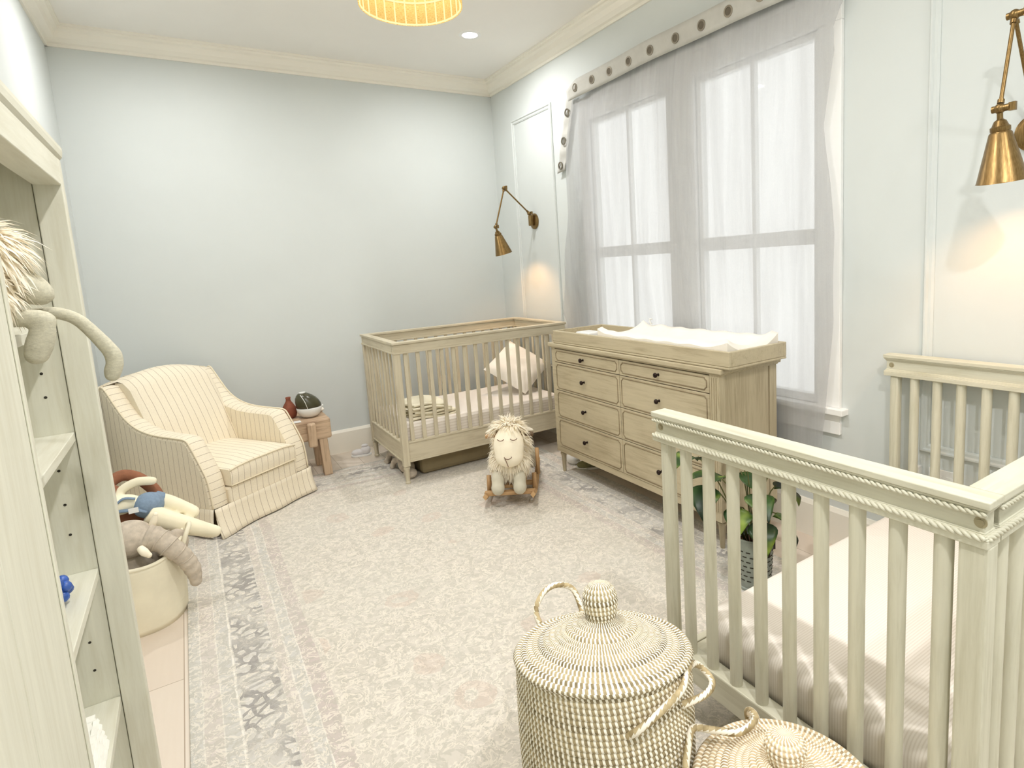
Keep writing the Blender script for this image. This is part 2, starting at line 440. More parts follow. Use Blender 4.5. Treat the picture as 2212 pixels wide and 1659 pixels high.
def ellsamp(c, r, n, cond=None, R=None):
    out = []; c = Vector(c)
    while len(out) < n:
        v = Vector([random.gauss(0, 1) for _ in range(3)]).normalized()
        p = Vector((v.x*r[0], v.y*r[1], v.z*r[2])); q = Vector((v.x/r[0], v.y/r[1], v.z/r[2])).normalized()
        if R: p = R @ p; q = R @ q
        if cond and not cond(p, q): continue
        out.append((c+p, q))
    return out

# ------------------------------------------------------------------ camera
f_px, cx, cy, Wd, Hd = 1258.73, 1224.08, 735.38, 2212, 1659
yaw, pit, rol = math.radians(-32.955), math.radians(-7.674), math.radians(-3.27)
fw = Vector((-sin(yaw)*cos(pit), cos(yaw)*cos(pit), sin(pit))); rt = Vector((cos(yaw), sin(yaw), 0)); up = rt.cross(fw)
r2 = rt*cos(rol)+up*sin(rol); u2 = -rt*sin(rol)+up*cos(rol)
cam = bpy.data.cameras.new('camera'); co = bpy.data.objects.new('camera', cam); C.objects.link(co)
cam.sensor_width = 36; cam.lens = f_px/Wd*36; cam.shift_x = -(cx-Wd/2)/Wd; cam.shift_y = -(Hd/2-cy)/Wd; cam.clip_start = .05
mw = Matrix((r2, u2, -fw)).transposed().to_4x4(); mw.translation = (0, 0, 1.38); co.matrix_world = mw
S.camera = co

# ------------------------------------------------------------------ room shell
XL, XR, YB, YN, H = -.505, 2.41, 4.70, -1.3, 2.93
WINS = [(2.52, 3.275), (1.585, 2.315)]; WZ = (.66, 2.305)
struct(bx('floor', floormat(), (XL-.1, XR+.1, YN-.1, YB+.1, -.1, 0)))
struct(bx('ceiling', 'ceil', (XL-.1, XR+.1, YN-.1, YB+.1, H, H+.1)))
struct(bx('wall_back', 'wall', (XL-.1, XR+.05, YB, YB+.1, 0, H)))
struct(bx('wall_left', 'wall', (XL-.1, XL, YN, YB, 0, H)))
struct(bx('wall_near', 'wall', (XL-.1, XR+.05, YN-.1, YN, 0, H)))
w = MB()
X2 = XR+.05
w.box(XR, X2, YN, YB, 0, WZ[0]).box(XR, X2, YN, YB, WZ[1], H)
w.box(XR, X2, YN, WINS[1][0], *WZ).box(XR, X2, WINS[1][1], WINS[0][0], *WZ).box(XR, X2, WINS[0][1], YB, *WZ)
struct(w.build('wall_right', 'wall'))
for i, (a, b) in enumerate(WINS):
    r = sroot('window_%d' % (i+1)); fr = MB(); x0, x1 = XR+.001, XR+.045; t = .03
    fr.box(x0, x1, a, a+t, *WZ).box(x0, x1, b-t, b, *WZ).box(x0, x1, a+t, b-t, WZ[0], WZ[0]+t+.01).box(x0, x1, a+t, b-t, WZ[1]-t, WZ[1])
    fo = fr.build('window_frame', 'white_trim', r, bevel=.003)
    m = (a+b)/2
    MB().box(x0-.005, x1-.005, a+t, b-t, 1.395, 1.465).build('meeting_rail', 'white_trim', r, bevel=.003)
    MB().box(x0+.005, x1-.01, m-.011, m+.011, WZ[0]+t, 1.395).box(x0+.005, x1-.01, m-.011, m+.011, 1.465, WZ[1]-t).build('muntin', 'white_trim', r)
    MB().box(x0+.02, x0+.024, a+t, b-t, WZ[0]+t, WZ[1]-t).build('glass_pane', 'glass', r)
# casing, sill and apron around the pair of windows
ca = MB(); x0 = XR-.022
ca.box(x0, XR-.0005, 1.475, 1.585, .66, 2.305).box(x0, XR-.0005, 3.275, 3.385, .66, 2.305).box(x0, XR-.0005, 2.315, 2.52, .66, 2.305)
ca.box(x0, XR-.0005, 1.475, 3.385, 2.305, 2.43).box(x0-.012, XR+.0, 1.465, 3.395, 2.43, 2.455)
struct(ca.build('trim_1', 'white_trim', bevel=.003))
struct(MB().box(XR-.05, XR+.04, 1.445, 3.415, .632, .66).box(XR-.018, XR, 1.475, 3.385, .535, .632).build('trim_2', 'white_trim', bevel=.003))
# crown and baseboards (profile runs)
def crown(name, a, b, nx, ny):
    a, b = Vector(a), Vector(b); p = [(0, 0), (.012, 0), (.014, .016), (.03, .022), (.05, .044), (.06, .075), (.078, .085), (.08, .098), (.094, .1), (.094, .115), (0, .115)]
    z0 = H-.114
    struct(MB().prism(p, lambda q, z, t: (lerp(a.x, b.x, t)+nx*q, lerp(a.y, b.y, t)+ny*q, z0+z), 0, 1).build(name, 'trim'))
crown('trim_3', (XL, YB), (XR, YB), 0, -1) if False else crown('trim_3', (XL, YB, 0), (XR, YB, 0), 0, -1)
crown('trim_4', (XR, YB, 0), (XR, YN, 0), -1, 0)
crown('trim_5', (XL, YB, 0), (XL, YN, 0), 1, 0)
def base(name, a, b, nx, ny):
    a, b = Vector(a), Vector(b); p = [(0, 0), (.016, 0), (.016, .16), (.01, .172), (.006, .18), (0, .18)]
    struct(MB().prism(p, lambda q, z, t: (lerp(a.x, b.x, t)+nx*q, lerp(a.y, b.y, t)+ny*q, z), 0, 1).build(name, 'trim'))
base('baseboard_back', (XL, YB, 0), (XR, YB, 0), 0, -1)
base('baseboard_right', (XR, YB, 0), (XR, YN, 0), -1, 0)
base('baseboard_left', (XL, YB, 0), (XL, YN, 0), 1, 0)
def panel(name, y0, y1, z0, z1):
    m = MB(); wv = .036
    prof = [(0, 0), (0, .008), (.006, .016), (.012, .016), (.018, .009), (.028, .009), (.036, .004), (.036, 0)]
    for (ya, yb, flip) in ((y0, y1, 0),):
        # four mitred sides
        cs = [(y0, z0), (y1, z0), (y1, z1), (y0, z1)]; k = len(prof); o = m.add([], [])
        for (yc, zc) in cs:
            sy = 1 if yc == y0 else -1; sz = 1 if zc == z0 else -1
            m.v += [(XR-h, yc+sy*q, zc+sz*q) for q, h in prof]
        for i in range(4):
            j = (i+1) % 4
            for t in range(k-1): m.f.append((o+i*k+t, o+i*k+t+1, o+j*k+t+1, o+j*k+t))
    struct(m.build(name, 'wall'))
panel('trim_6', 3.744, 4.354, .55, 2.54)
panel('trim_7', .10, 1.138, .545, 2.54)
def outlet(loc, label, axis, w_, h_):
    t = thing('wall_outlet', label, 'outlet', loc)
    x, y, z = loc
    if axis == 'x':
        bx('cover_plate', 'white', (x-.006, x, y-w_, y+w_, z-h_, z+h_), t, .002)
        for dy in (-.022, .022) if w_ > h_ else (0,): bx('socket', 'white', (x-.009, x-.006, y+dy-.014, y+dy+.014, z-.012, z+.012), t, .002)
    else:
        bx('cover_plate', 'white', (x-w_, x+w_, y-.006, y, z-h_, z+h_), t, .002)
        for dz in (-.02, .02): bx('socket', 'white', (x-.014, x+.014, y-.009, y-.006, z+dz-.012, z+dz+.012), t, .002)
    return t
outlet((XR, 1.045, .45), 'white double outlet plate on the wall seen through the slatted end of the near crib', 'x', .056, .036)
tag(bx('plug_adapter', 'white', (XR-.03, XR-.0005, 1.128, 1.145, .435, .485), None, .004), 'small white plug-in stub on the wall left of the outlet behind the near crib', 'plug')
o_ = outlet((1.76, YB, .42), 'white outlet plate on the back wall seen through the slats of the far crib', 'y', .035, .058)

# ------------------------------------------------------------------ rug
RX0, RX1, RY0, RY1 = -.146, 2.10, .25, 4.27
rc = ((RX0+RX1)/2, (RY0+RY1)/2, 0)
tag(MB().box(RX0, RX1, RY0, RY1, 0, .009).build('area_rug', rugmat((RX1-RX0)/2, (RY1-RY0)/2), loc=rc, bevel=.003),
    'large faded beige and grey oriental rug with charcoal flecked borders on the floor', 'rug')
RZ = .009

# ------------------------------------------------------------------ cribs
def far_crib():
    X0, X1, Y0, Y1 = 1.055, 2.345, 3.63, 4.405
    t = thing('crib', 'whitewashed beige wooden crib with four slatted sides in the far corner', 'crib', ((X0+X1)/2, (Y0+Y1)/2, 0))
    # top rails: cap, fascia, lower bead
    def rail(x0, x1, y0, y1, ax):
        m = MB(); m.box(x0-.008, x1+.008, y0-.008, y1+.008, .922, .938).box(x0, x1, y0, y1, .872, .922).box(x0-.004, x1+.004, y0-.004, y1+.004, .862, .874)
        m.build('top_rail', 'crib_wood'+ax, t, bevel=.003)
    th = .034
    rail(X0, X1, Y0, Y0+th, 'x'); rail(X0, X1, Y1-th, Y1, 'x'); rail(X0, X0+th, Y0+th+.009, Y1-th-.009, 'y'); rail(X1-th, X1, Y0+th+.009, Y1-th-.009, 'y')
    # aprons
    def apron(x0, x1, y0, y1, ax):
        m = MB(); m.box(x0, x1, y0, y1, .15, .275); e = .006
        if ax == 'x': m.box(x0, x1, y0-e, y1+e, .275, .287).box(x0, x1, y0-e, y1+e, .15, .16)
        else: m.box(x0-e, x1+e, y0, y1, .275, .287).box(x0-e, x1+e, y0, y1, .15, .16)
        m.build('apron', 'crib_wood'+ax, t, bevel=.002)
    p = .042
    apron(X0+p, X1-p, Y0+.008, Y0+.03, 'x'); apron(X0+p, X1-p, Y1-.03, Y1-.008, 'x'); apron(X0+.008, X0+.03, Y0+p, Y1-p, 'y'); apron(X1-.03, X1-.008, Y0+p, Y1-p, 'y')
    for x in (X0, X1-p):
        for y in (Y0, Y1-p):
            m = MB(); m.box(x, x+p, y, y+p, .125, .862); lg = m.build('post', 'crib_woodz', t, bevel=.003)
            MB().lathe([(.012, .009), (.017, .01), (.018, .02), (.014, .025), (.0165, .1), (.021, .108), (.021, .118), (.013, .124), (.013, .127)], (x+p/2, y+p/2, 0), 20).build('turned_foot', 'crib_woodz', lg, 'auto')
    n = 15
    for k in range(n):
        x = lerp(X0+p+.035, X1-p-.035, k/(n-1))
        for y in (Y0+.018, Y1-.018): MB().box(x-.013, x+.013, y-.007, y+.007, .284, .865).build('slat', 'crib_woodz', t, bevel=.004)
    n = 9
    for k in range(n):
        y = lerp(Y0+p+.03, Y1-p-.03, k/(n-1))
        for x in (X0+.018, X1-.018): MB().box(x-.007, x+.007, y-.012, y+.012, .284, .865).build('slat', 'crib_woodz', t, bevel=.004)
    bx('mattress_support', 'crib_woodx', (X0+.035, X1-.035, Y0+.035, Y1-.035, .215, .232), t)
    m = MB().box(X0+.046, X1-.046, Y0+.046, Y1-.046, .233, .392)
    tag(m.build('crib_mattress', 'sheet_z', bevel=.025), 'white mattress in a finely striped sheet inside the far corner crib', 'mattress')
far_crib()

def pillow(name, label, c, size, thick, R, mat):
    m = MB(); n = 16
    def sh(u, v, s_):
        a, b = 2*u-1, 2*v-1
        e = max(0, (1-abs(a)**3.2))*max(0, (1-abs(b)**3.2)); h = thick/2*e**.55
        k = 1-.07*(1-abs(a*b))*(abs(a)**2+abs(b)**2)*.5
        wv = .006*sin(9*a+4*b)*e
        return Vector(c)+R @ Vector((a*size/2*k, b*size/2*k, s_*(h+wv)))
    m.grid(lambda u, v: sh(u, v, 1), n, n).grid(lambda u, v: sh(1-u, v, -1), n, n)
    return tag(m.build(name, mat, smooth=True), label, 'pillow')
R = Matrix.Rotation(math.radians(-12), 3, 'Z') @ Matrix.Rotation(math.radians(42), 3, 'X') @ Matrix.Rotation(math.radians(43), 3, 'Z')
pillow('pillow', 'large square white pillow propped on its corner inside the far crib', (2.13, 4.02, .585), .385, .13, R, 'linen')
def blanket():
    m = MB()
    for k in range(6):
        z = .40+.016*k; x0 = 1.16+.012*(k % 3); x1 = 1.47-.016*k+.02*(k % 2); y0 = 3.72+.012*(k % 2); y1 = 3.99-.01*k
        th = .013
        path = []
        for i in range(13):
            s_ = i/12; path.append((s_, z+.006*sin(7*s_+k)-.01*max(0, s_-.7)))
        m.grid(lambda u, v: (lerp(x0, x1, u)+.008*sin(v*6+k), lerp(y0, y1, v), z+.02*(1-u)*(.5+.5*k/5)+.006*sin(7*u+k+3*v)), 12, 8)
        m.grid(lambda u, v: (lerp(x0, x1, u)+.008*sin(v*6+k), lerp(y0, y1, v), z-th+.02*(1-u)*(.5+.5*k/5)+.006*sin(7*u+k+3*v)), 12, 8)
        m.tube([(lerp(x0, x1, i/12), y0, z-th/2+.02*(1-i/12)*(.5+.5*k/5)+.006*sin(7*i/12+k)) for i in range(13)], .0085, 8)
        m.tube([(x1, lerp(y0, y1, i/8), z-th/2+.006*sin(7+k+3*i/8)) for i in range(9)], .0085, 8)
    m.ell((1.27, 3.9, .485), (.13, .11, .028))
    tag(m.build('folded_blanket', 'canvas', smooth=True), 'cream blanket folded in a loose stack at the left end of the far crib', 'blanket')
blanket()

def near_crib():
    X0, X1, Y0, Y1 = 1.086, 2.385, .40, 1.252
    t = thing('crib', 'large pale cream crib with rope-carved rails and one open long side, at the right', 'crib', ((X0+X1)/2, (Y0+Y1)/2, 0))
    rz0, rz1 = .852, .938
    def rail(a, b, ax):   # a,b: x0,y0,x1,y1 outline of the rail
        x0, y0, x1, y1 = a[0], a[1], b[0], b[1]; e = .010
        m = MB(); m.box(x0, x1, y0, y1, .924, rz1).box(x0+e, x1-e, y0+e, y1-e, .866, .926).box(x0+.002, x1-.002, y0+.002, y1-.002, rz0, .867)
        # cove fillets
        for q in range(4):
            zz = .866+.012*q/4; ee = .002+.008*q/4
            m.box(x0+ee, x1-ee, y0+ee, y1-ee, zz, zz+.004)
            m.box(x0+ee, x1-ee, y0+ee, y1-ee, .924-.012*q/4-.004, .924-.012*q/4)
        return m.build('top_rail', 'painted_wood'+ax, t, bevel=.002)
    wd = .056
    ends = []
    for x0 in (X0, X1-wd):
        r = rail((x0, Y0), (x0+wd, Y1), 'y'); ends.append(r)
        xo = x0+.004 if x0 == X0 else x0+wd-.004
        rp = MB(); rope(rp, [(xo, Y0+.006, .913), (xo, Y1-.004, .914)], .0052, .024); rope(rp, [(xo, Y0+.006, .870), (xo, Y1-.004, .869)], .0062, .027)
        rp.build('rope_trim', 'painted_woody', r, True)
        sgn = -1 if x0 == X0 else 1
        for y in (Y0+.017, Y1-.03):
            fx = (x0+.010 if x0 == X0 else x0+.010); M_ = Matrix.Rotation(PI/2, 3, 'Y')
            fc = x0+.0105
            if x0 != X0: fc = x0+.0105
            MB().lathe([(.0001, -.003), (.006, -.003), (.0062, -.001), (.0105, -.0008), (.0105, .002)], (fc, y, .896), 16, Matrix.Rotation(-PI/2, 3, 'Y') @ Matrix.Scale(-1, 3, (0, 0, 1))).build('bolt', 'bolt', r, 'auto')
        # slats, posts, lower rail
        xc = x0+wd/2
        for k in range(9):
            y = 1.138-k*.0824
            MB().lathe([(.0165, .23), (.0165, .856)], (xc-.004, y, 0), 16).build('slat', 'painted_woodz', t, 'auto')
        MB().box(xc-.022, xc+.022, Y0+.002, Y0+.05, RZ if x0 == X0 else 0, rz0+.004).build('post', 'painted_woodz', t, bevel=.006)
        MB().box(xc-.018, xc+.018, 1.194, 1.23, RZ if x0 == X0 else 0, rz0+.004).build('post', 'painted_woodz', t, bevel=.01)
        MB().box(x0+.004, x0+wd-.004, Y0+.045, Y1-.058, .158, .238).build('lower_rail', 'painted_woody', t, bevel=.004)
    r = rail((X0+wd+.001, Y0), (X1-wd-.001, Y0+wd), 'x')
    rp = MB(); rope(rp, [(X0+wd, Y0+.004, .913), (X1-wd, Y0+.004, .914)], .0052, .024); rope(rp, [(X0+.01, Y0+.004, .870), (X1-wd, Y0+.004, .869)], .0062, .027)
    rp.build('rope_trim', 'painted_woodx', r, True)
    for k in range(15):
        x = lerp(X0+.115, X1-.115, k/14)
        MB().lathe([(.0165, .23), (.0165, .856)], (x, Y0+wd/2, 0), 16).build('slat', 'painted_woodz', t, 'auto')
    MB().box(X0+.06, X1-.06, Y0+.004, Y0+wd-.004, .158, .238).build('lower_rail', 'painted_woodx', t, bevel=.004)
    bx('mattress_support', 'painted_woodx', (X0+wd, X1-wd, Y0+wd, Y1-.06, .175, .2), t)
    bx('front_rail', 'painted_woodx', (X0+wd, X1-wd, Y1-.055, Y1-.03, .158, .2), t, .003)
    # mattress with rounded edge and ribbed sheet
    m = MB(); x0, x1, y0, y1, z0, z1, rr = X0+.062, X1-.062, Y0+.062, 1.15, .202, .352, .045
    prof = [(0, z0)]
    ring = []
    def sect(i, z):
        out = []; rc_ = .06; cs = [(x0+rc_, y0+rc_, PI), (x1-rc_, y0+rc_, 1.5*PI), (x1-rc_, y1-rc_, 0), (x0+rc_, y1-rc_, .5*PI)]
        for (a, b, st) in cs:
            for k in range(7):
                an = st+PI/2*k/6; out.append((a+(rc_-i)*cos(an), b+(rc_-i)*sin(an), z))
        return out
    L = [(.01, z0), (0, z0+.012), (0, z1-rr)]+[(rr*(1-cos(PI/2*k/6)), z1-rr+rr*sin(PI/2*k/6)) for k in range(1, 7)]
    n = 28; o = 0
    for i, z in L: m.add(sect(i, z), [])
    for a in range(len(L)-1):
        for k in range(n): m.f.append((a*n+k, a*n+(k+1) % n, (a+1)*n+(k+1) % n, (a+1)*n+k))
    m.f.append(tuple(reversed(range(n)))); m.f.append(tuple((len(L)-1)*n+k for k in range(n)))
    mo = tag(m.build('crib_mattress', 'sheet_y', smooth='auto'), 'wide white mattress in a finely ribbed sheet lying in the near crib', 'mattress')
near_crib()

# ------------------------------------------------------------------ dresser and what stands on it
def dresser():
    X0, X1, Y0, Y1 = 1.94, 2.33, 1.765, 3.18
    t = thing('dresser', 'wide weathered beige eight-drawer dresser standing under the curtained windows', 'dresser', ((X0+X1)/2, (Y0+Y1)/2, 0))
    MB().box(X0+.035, X0+.061, Y0+.05, Y1-.04, .191, .838).build('gap_shade_backing', 'glazeshade', t)  # backing sheet coloured dark for glaze and the shade deep in drawer gaps
    b = MB().box(X0+.06, X1, Y0+.006, Y1-.006, .19, .842).box(X0, X0+.06, Y0+.05, Y0+.056, .19, .842).box(X0, X1, Y0, Y1, .152, .19)
    b.box(X0, X0+.03, Y1-.04, Y1, .19, .842)
    b.box(X0, X0+.02, Y0+.05, Y1-.04, .838, .842)
    bo = b.build('carcass', 'dresser_woody', t, bevel=.002)
    # side panel (near end): frame strip at the back and groove
    MB().box(X1-.05, X1, Y0-.004, Y0+.01, .152, .842).box(X0+.03, X1-.056, Y0-.001, Y0+.012, .16, .84).build('side_panel', 'dresser_woodz', t, bevel=.002)
    # fluted pilaster on the near corner
    p = MB().box(X0-.006, X0+.03, Y0-.004, Y0+.055, .152, .845)
    for k in range(4): p.tube([(X0-.006, Y0+.006+k*.0135, .2), (X0-.006, Y0+.006+k*.0135, .83)], .0052, 8)
    p.build('fluted_pilaster', 'dresser_woodz', t, bevel=.001)
    MB().box(X0-.018, X1+.012, Y0-.022, Y1+.018, .848, .872).box(X0-.008, X1+.006, Y0-.012, Y1+.008, .84, .85).build('top', 'dresser_woody', t, bevel=.006)
    cols = [(2.481, 3.138), (1.823, 2.477)]; rows = [(.7525, .8355), (.5705, .7485), (.3885, .5665), (.193, .3845)]
    for (ya, yb) in cols:
        for (za, zb) in rows:
            d = MB().box(X0-.004, X0+.034, ya, yb, za, zb); do = d.build('drawer', 'dresser_woody', t, bevel=.0015)
            i = .016; n_ = .012; a0, a1, z0, z1 = ya+i, yb-i, za+i*.8, zb-i*.8; pts = []
            for (cy_, cz_, st) in ((a0, z0, 0), (a1, z0, 1), (a1, z1, 2), (a0, z1, 3)):
                sy = 1 if cy_ == a0 else -1; sz = 1 if cz_ == z0 else -1
                arc = [(cy_+sy*n_*cos(PI/2*k/4), cz_+sz*n_*sin(PI/2*k/4)) for k in range(5)]
                if st in (0, 2): arc = arc[::-1]
                pts += [(X0-.004, y, z) for y, z in arc]
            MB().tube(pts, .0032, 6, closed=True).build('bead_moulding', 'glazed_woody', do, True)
            yc, zc = (ya+yb)/2+.012, (za+zb)/2
            Mk = Matrix.Rotation(-PI/2, 3, 'Y')
            MB().lathe([(.008, 0), (.0055, .003), (.005, .011), (.011, .016), (.0135, .021), (.012, .026), (.006, .029), (.0001, .0295)], (X0-.004, yc, zc), 16, Mk).build('knob', 'knob', do, True)
    # painted shade and glaze between drawers sit on the backing sheet; legs
    for x in (X0+.03, X1-.03):
        for y in (Y0+.03, Y1-.03):
            rz = RZ if x < 2.0 else 0
            MB().lathe([(.009, rz), (.011, rz+.004), (.017, .122), (.022, .128), (.022, .138), (.017, .143), (.017, .153)], (x, y, 0), 16).build('leg', 'dresser_woodz', t, 'auto')
dresser()
def tray():
    X0, X1, Y0, Y1, z0, z1 = 1.932, 2.325, 1.70, 3.14, .873, .953
    m = MB(); e = .018
    m.box(X0, X1, Y0, Y1, z0, z0+.012).box(X0, X0+e, Y0, Y1, z0+.012, z1).box(X1-e, X1, Y0, Y1, z0+.012, z1).box(X0+e, X1-e, Y0, Y0+e, z0+.012, z1).box(X0+e, X1-e, Y1-e, Y1, z0+.012, z1)
    m.box(X0+e, X1-e, 2.74, 2.752, z0+.012, z1-.01)
    tag(m.build('changing_tray', 'dresser_woody', bevel=.004), 'beige wooden changing tray sitting on top of the dresser', 'tray')
    a, b, c, d = X0+e+.004, X1-e-.004, Y0+e+.012, 2.685
    def top(u, v):
        x = lerp(a, b, u); y = lerp(c, d, v)
        h = .05+.062*abs(2*u-1)**2.2
        ed = min(v, 1-v)*(d-c)
        if ed < .09: h += .03*(1-ed/.09)**1.4
        rim = min(min(u, 1-u)*(b-a), ed)
        if rim < .022: h -= (.022-rim)**2/.022*1.6
        h += .003*sin(40*y+9*x)+.006*math.exp(-((y-2.5)/.06)**2)*u
        return (x, y, z0+.013+h)
    m = MB(); m.grid(top, 18, 50)
    nu, nv = 18, 50
    def wall(fn, n):
        o = m.add([], [])
        for i in range(n+1):
            q = fn(i/n); m.v += [q, (q[0], q[1], z0+.013)]
        for i in range(n): m.f.append((o+2*i, o+2*i+1, o+2*i+3, o+2*i+2))
    wall(lambda s_: top(s_, 0), nu); wall(lambda s_: top(s_, 1), nu); wall(lambda s_: top(0, s_), nv); wall(lambda s_: top(1, s_), nv)
    p = tag(m.build('changing_pad', 'linen', smooth=True), 'contoured white changing pad with raised sides in the tray on the dresser', 'changing pad')
    MB().tube([(b-.03, 2.58, .988), (b-.035, 2.59, 1.005), (b-.03, 2.595, 1.02), (b-.028, 2.58, 1.018)], .006, 6).build('strap_tab', 'white', p, True)
    tag(MB().box(1.965, 2.07, 2.79, 2.93, z0+.0125, z0+.083).build('wipes_pack', 'white', bevel=.008), 'small white wipes pack at the left end of the changing tray', 'wipes pack')
tray()

# ------------------------------------------------------------------ armchair
def chair():
    cxy = Vector((.809*2.436-2.89*.588, .588*2.436+2.89*.809, 0))
    t = thing('armchair', 'cream striped upholstered armchair with a skirt, beside the rustic wooden side table', 'armchair', cxy, math.atan2(.588, .809), local=True)
    # local: x right, y back (camera sees -y front)
    prof = [(.80, .80), (.785, .815), (.76, .812), (.72, .765), (.67, .70), (.61, .635), (.53, .588), (.44, .563), (.34, .552), (.24, .548), (.18, .545), (.145, .535), (.12, .50), (.085, .44), (.05, .375), (.03, .33), (.018, .26), (.012, .165)]
    bot = [(.012, .13), (.80, .13)]
    for s_ in (-1, 1):
        m = MB(); poly = prof+bot
        n = len(prof); xi, xo = .232, .338
        # rounded arm: five strips across
        xs = [xi, xi+.012, xi+.04, xo-.035, xo-.01, xo]; hs = [-.014, 0, .006, .006, 0, -.016]
        rows = []
        for x, h in zip(xs, hs):
            rr = []
            for i, (y, z) in enumerate(prof):
                a = prof[max(0, i-1)]; b = prof[min(n-1, i+1)]; d = Vector((b[0]-a[0], b[1]-a[1])).normalized(); nn = Vector((d.y, -d.x))
                if nn.y < 0 and i < n-3: nn = -nn
                if i >= n-6: nn = Vector((-abs(nn.x), abs(nn.y)))
                rr.append((s_*x, y+nn.x*h, z+nn.y*h))
            rows.append(rr)
        o = m.add([p for r in rows for p in r], [])
        al = [0.0]
        for q1, q2 in zip(prof, prof[1:]): al.append(al[-1]+math.dist(q1, q2))
        for i in range(len(xs)-1):
            for j in range(n-1):
                m.f.append((o+i*n+j, o+i*n+j+1, o+(i+1)*n+j+1, o+(i+1)*n+j)); m.uv[len(m.f)-1] = [(al[j], 0), (al[j+1], 0), (al[j+1], 1), (al[j], 1)]
        for row in (rows[0], rows[-1]):
            x = row[0][0]; k = m.add(row+[(x, .012+.014, .13), (x, .8, .13)], [])
            m.f.append(tuple(k+i for i in range(n+2))); m.uv[len(m.f)-1] = [(q[1], q[2]) for q in m.v[k:k+n+2]]
        m.f.append((o+n-1, o+2*n-1, o+3*n-1, o+4*n-1, o+5*n-1, o+6*n-1))
        a = m.build('arm', 'stru', t, 'auto')
        for x in (xo-.004,):
            MB().tube(cr([(s_*x, y-.004*(1 if i > 10 else 0), z+.002) for i, (y, z) in enumerate(prof)], 3), .0045, 6).build('piping', 'piping', a, True)
    # back rest cushion
    m = MB()
    def bk(u, v):
        x = lerp(-.252, .252, u); w = 2*u-1
        zt = .872-.045*w*w; z = lerp(.30, zt, v)
        y = pw([(.30, .44), (.40, .475), (.60, .56), (.80, .66), (.90, .71)], z)-.022*(1-w*w)*sin(PI*min(1, v*1.0))-.0
        if v > .93: y += (v-.93)/.07*.035
        if abs(w) > .93: y += (abs(w)-.93)/.07*.012
        return (x, y, z)
    m.grid(bk, 24, 24)
    for u in (0, 1):
        o = m.add([], [])
        for i in range(25):
            q = bk(u, i/24); m.v += [q, (q[0], max(q[1], .79), q[2])]
        for i in range(24): m.f.append((o+2*i, o+2*i+1, o+2*i+3, o+2*i+2))
    def bb(u, v):
        x = lerp(-.338, .338, u); w = 2*u-1; zt = .868-.05*w*w
        return (x, lerp(.80, .815, v), lerp(.13, zt, v))
    m.grid(bb, 16, 4)
    o = m.add([], [])
    for i in range(25):
        u = i/24; q = bk(u, 1); w = 2*u-1
        m.v += [q, (q[0]*1.0, (q[1]+.81)/2, .882-.047*w*w), (q[0]*1.22, .812, .868-.05*w*w)]
    for i in range(24):
        for j in range(2): m.f.append((o+3*i+j, o+3*i+j+1, o+3*i+4+j, o+3*i+3+j))
    m.build('backrest', 'strx', t, True)
    # seat cushion (T front)
    m = MB()
    def seat(u, v):
        x = lerp(-.228, .228, u); y = lerp(-.005, .50, v); w = 2*u-1
        z = .352+.03*(1-abs(w)**4)*(.5+.5*min(1, v*4))+.014*v
        return (x, y, z)
    n = 20
    m.grid(seat, n, n)
    fr = [(seat(i/n, 0), (seat(i/n, 0)[0], -.012, .26)) for i in range(n+1)]
    o = m.add([], [])
    for a, b in fr: m.v += [a, (a[0], a[1]-.014, a[2]-.02), (b[0], -.018, .30), b]
    for i in range(n):
        for j in range(3): m.f.append((o+4*i+j, o+4*i+j+1, o+4*i+5+j, o+4*i+4+j))
    for e in (0, n):
        k = m.add([fr[e][0], (fr[e][0][0], -.019, .33), fr[e][1], (fr[e][1][0], .5, .26), seat(e/n, 1)], []); m.f.append((k, k+1, k+2, k+3, k+4))
    m.add([fr[0][1], fr[n][1], (fr[n][1][0], .5, .26), (fr[0][1][0], .5, .26)], [(0, 1, 2, 3)]); 
    f_ = m.f.pop(); k = len(m.v)-4; m.f.append((k, k+1, k+2, k+3))
    sc = m.build('seat_cushion', 'strx', t, 'auto')
    MB().tube([(p[0], p[1]-.012, p[2]-.004) for p, _ in fr], .0042, 6).tube([(b[0], -.016, .262) for _, b in fr], .0042, 6).build('piping', 'piping', sc, True)
    # base under the cushion
    MB().box(-.236, .236, -.004, .76, .13, .252).build('seat_base', 'strx', t, bevel=.012)
    # skirt: front flap and side pieces, flaring a little at the hem
    m = MB()
    def fs(u, v):
        x = lerp(-.338, .338, u); fl = .030*v*v+.018*v*(max(0, 1-u*6)); dz = -.006*max(0, 1-u*5)*v
        return (x-(.012*v*max(0, 1-u*8)), -.008-fl-.006*sin(u*14)*v, lerp(.168, .016, v)+dz)
    m.grid(fs, 30, 6); m.build('front_skirt', 'strx', t, True, solid=.006)
    for s_ in (-1, 1):
        m = MB()
        m.grid(lambda u, v: (s_*(.342+.02*v+.005*sin(u*16)*v), lerp(.0, .79, u), lerp(.168, .02, v)), 24, 5)
        m.build('side_skirt', 'stry', t, True, solid=.006)
    for x in (-.28, .28):
        for y in (.06, .72): MB().lathe([(.018, RZ), (.024, .13)], (x, y, 0), 12).build('foot', 'darkbrown', t, 'auto')
chair()

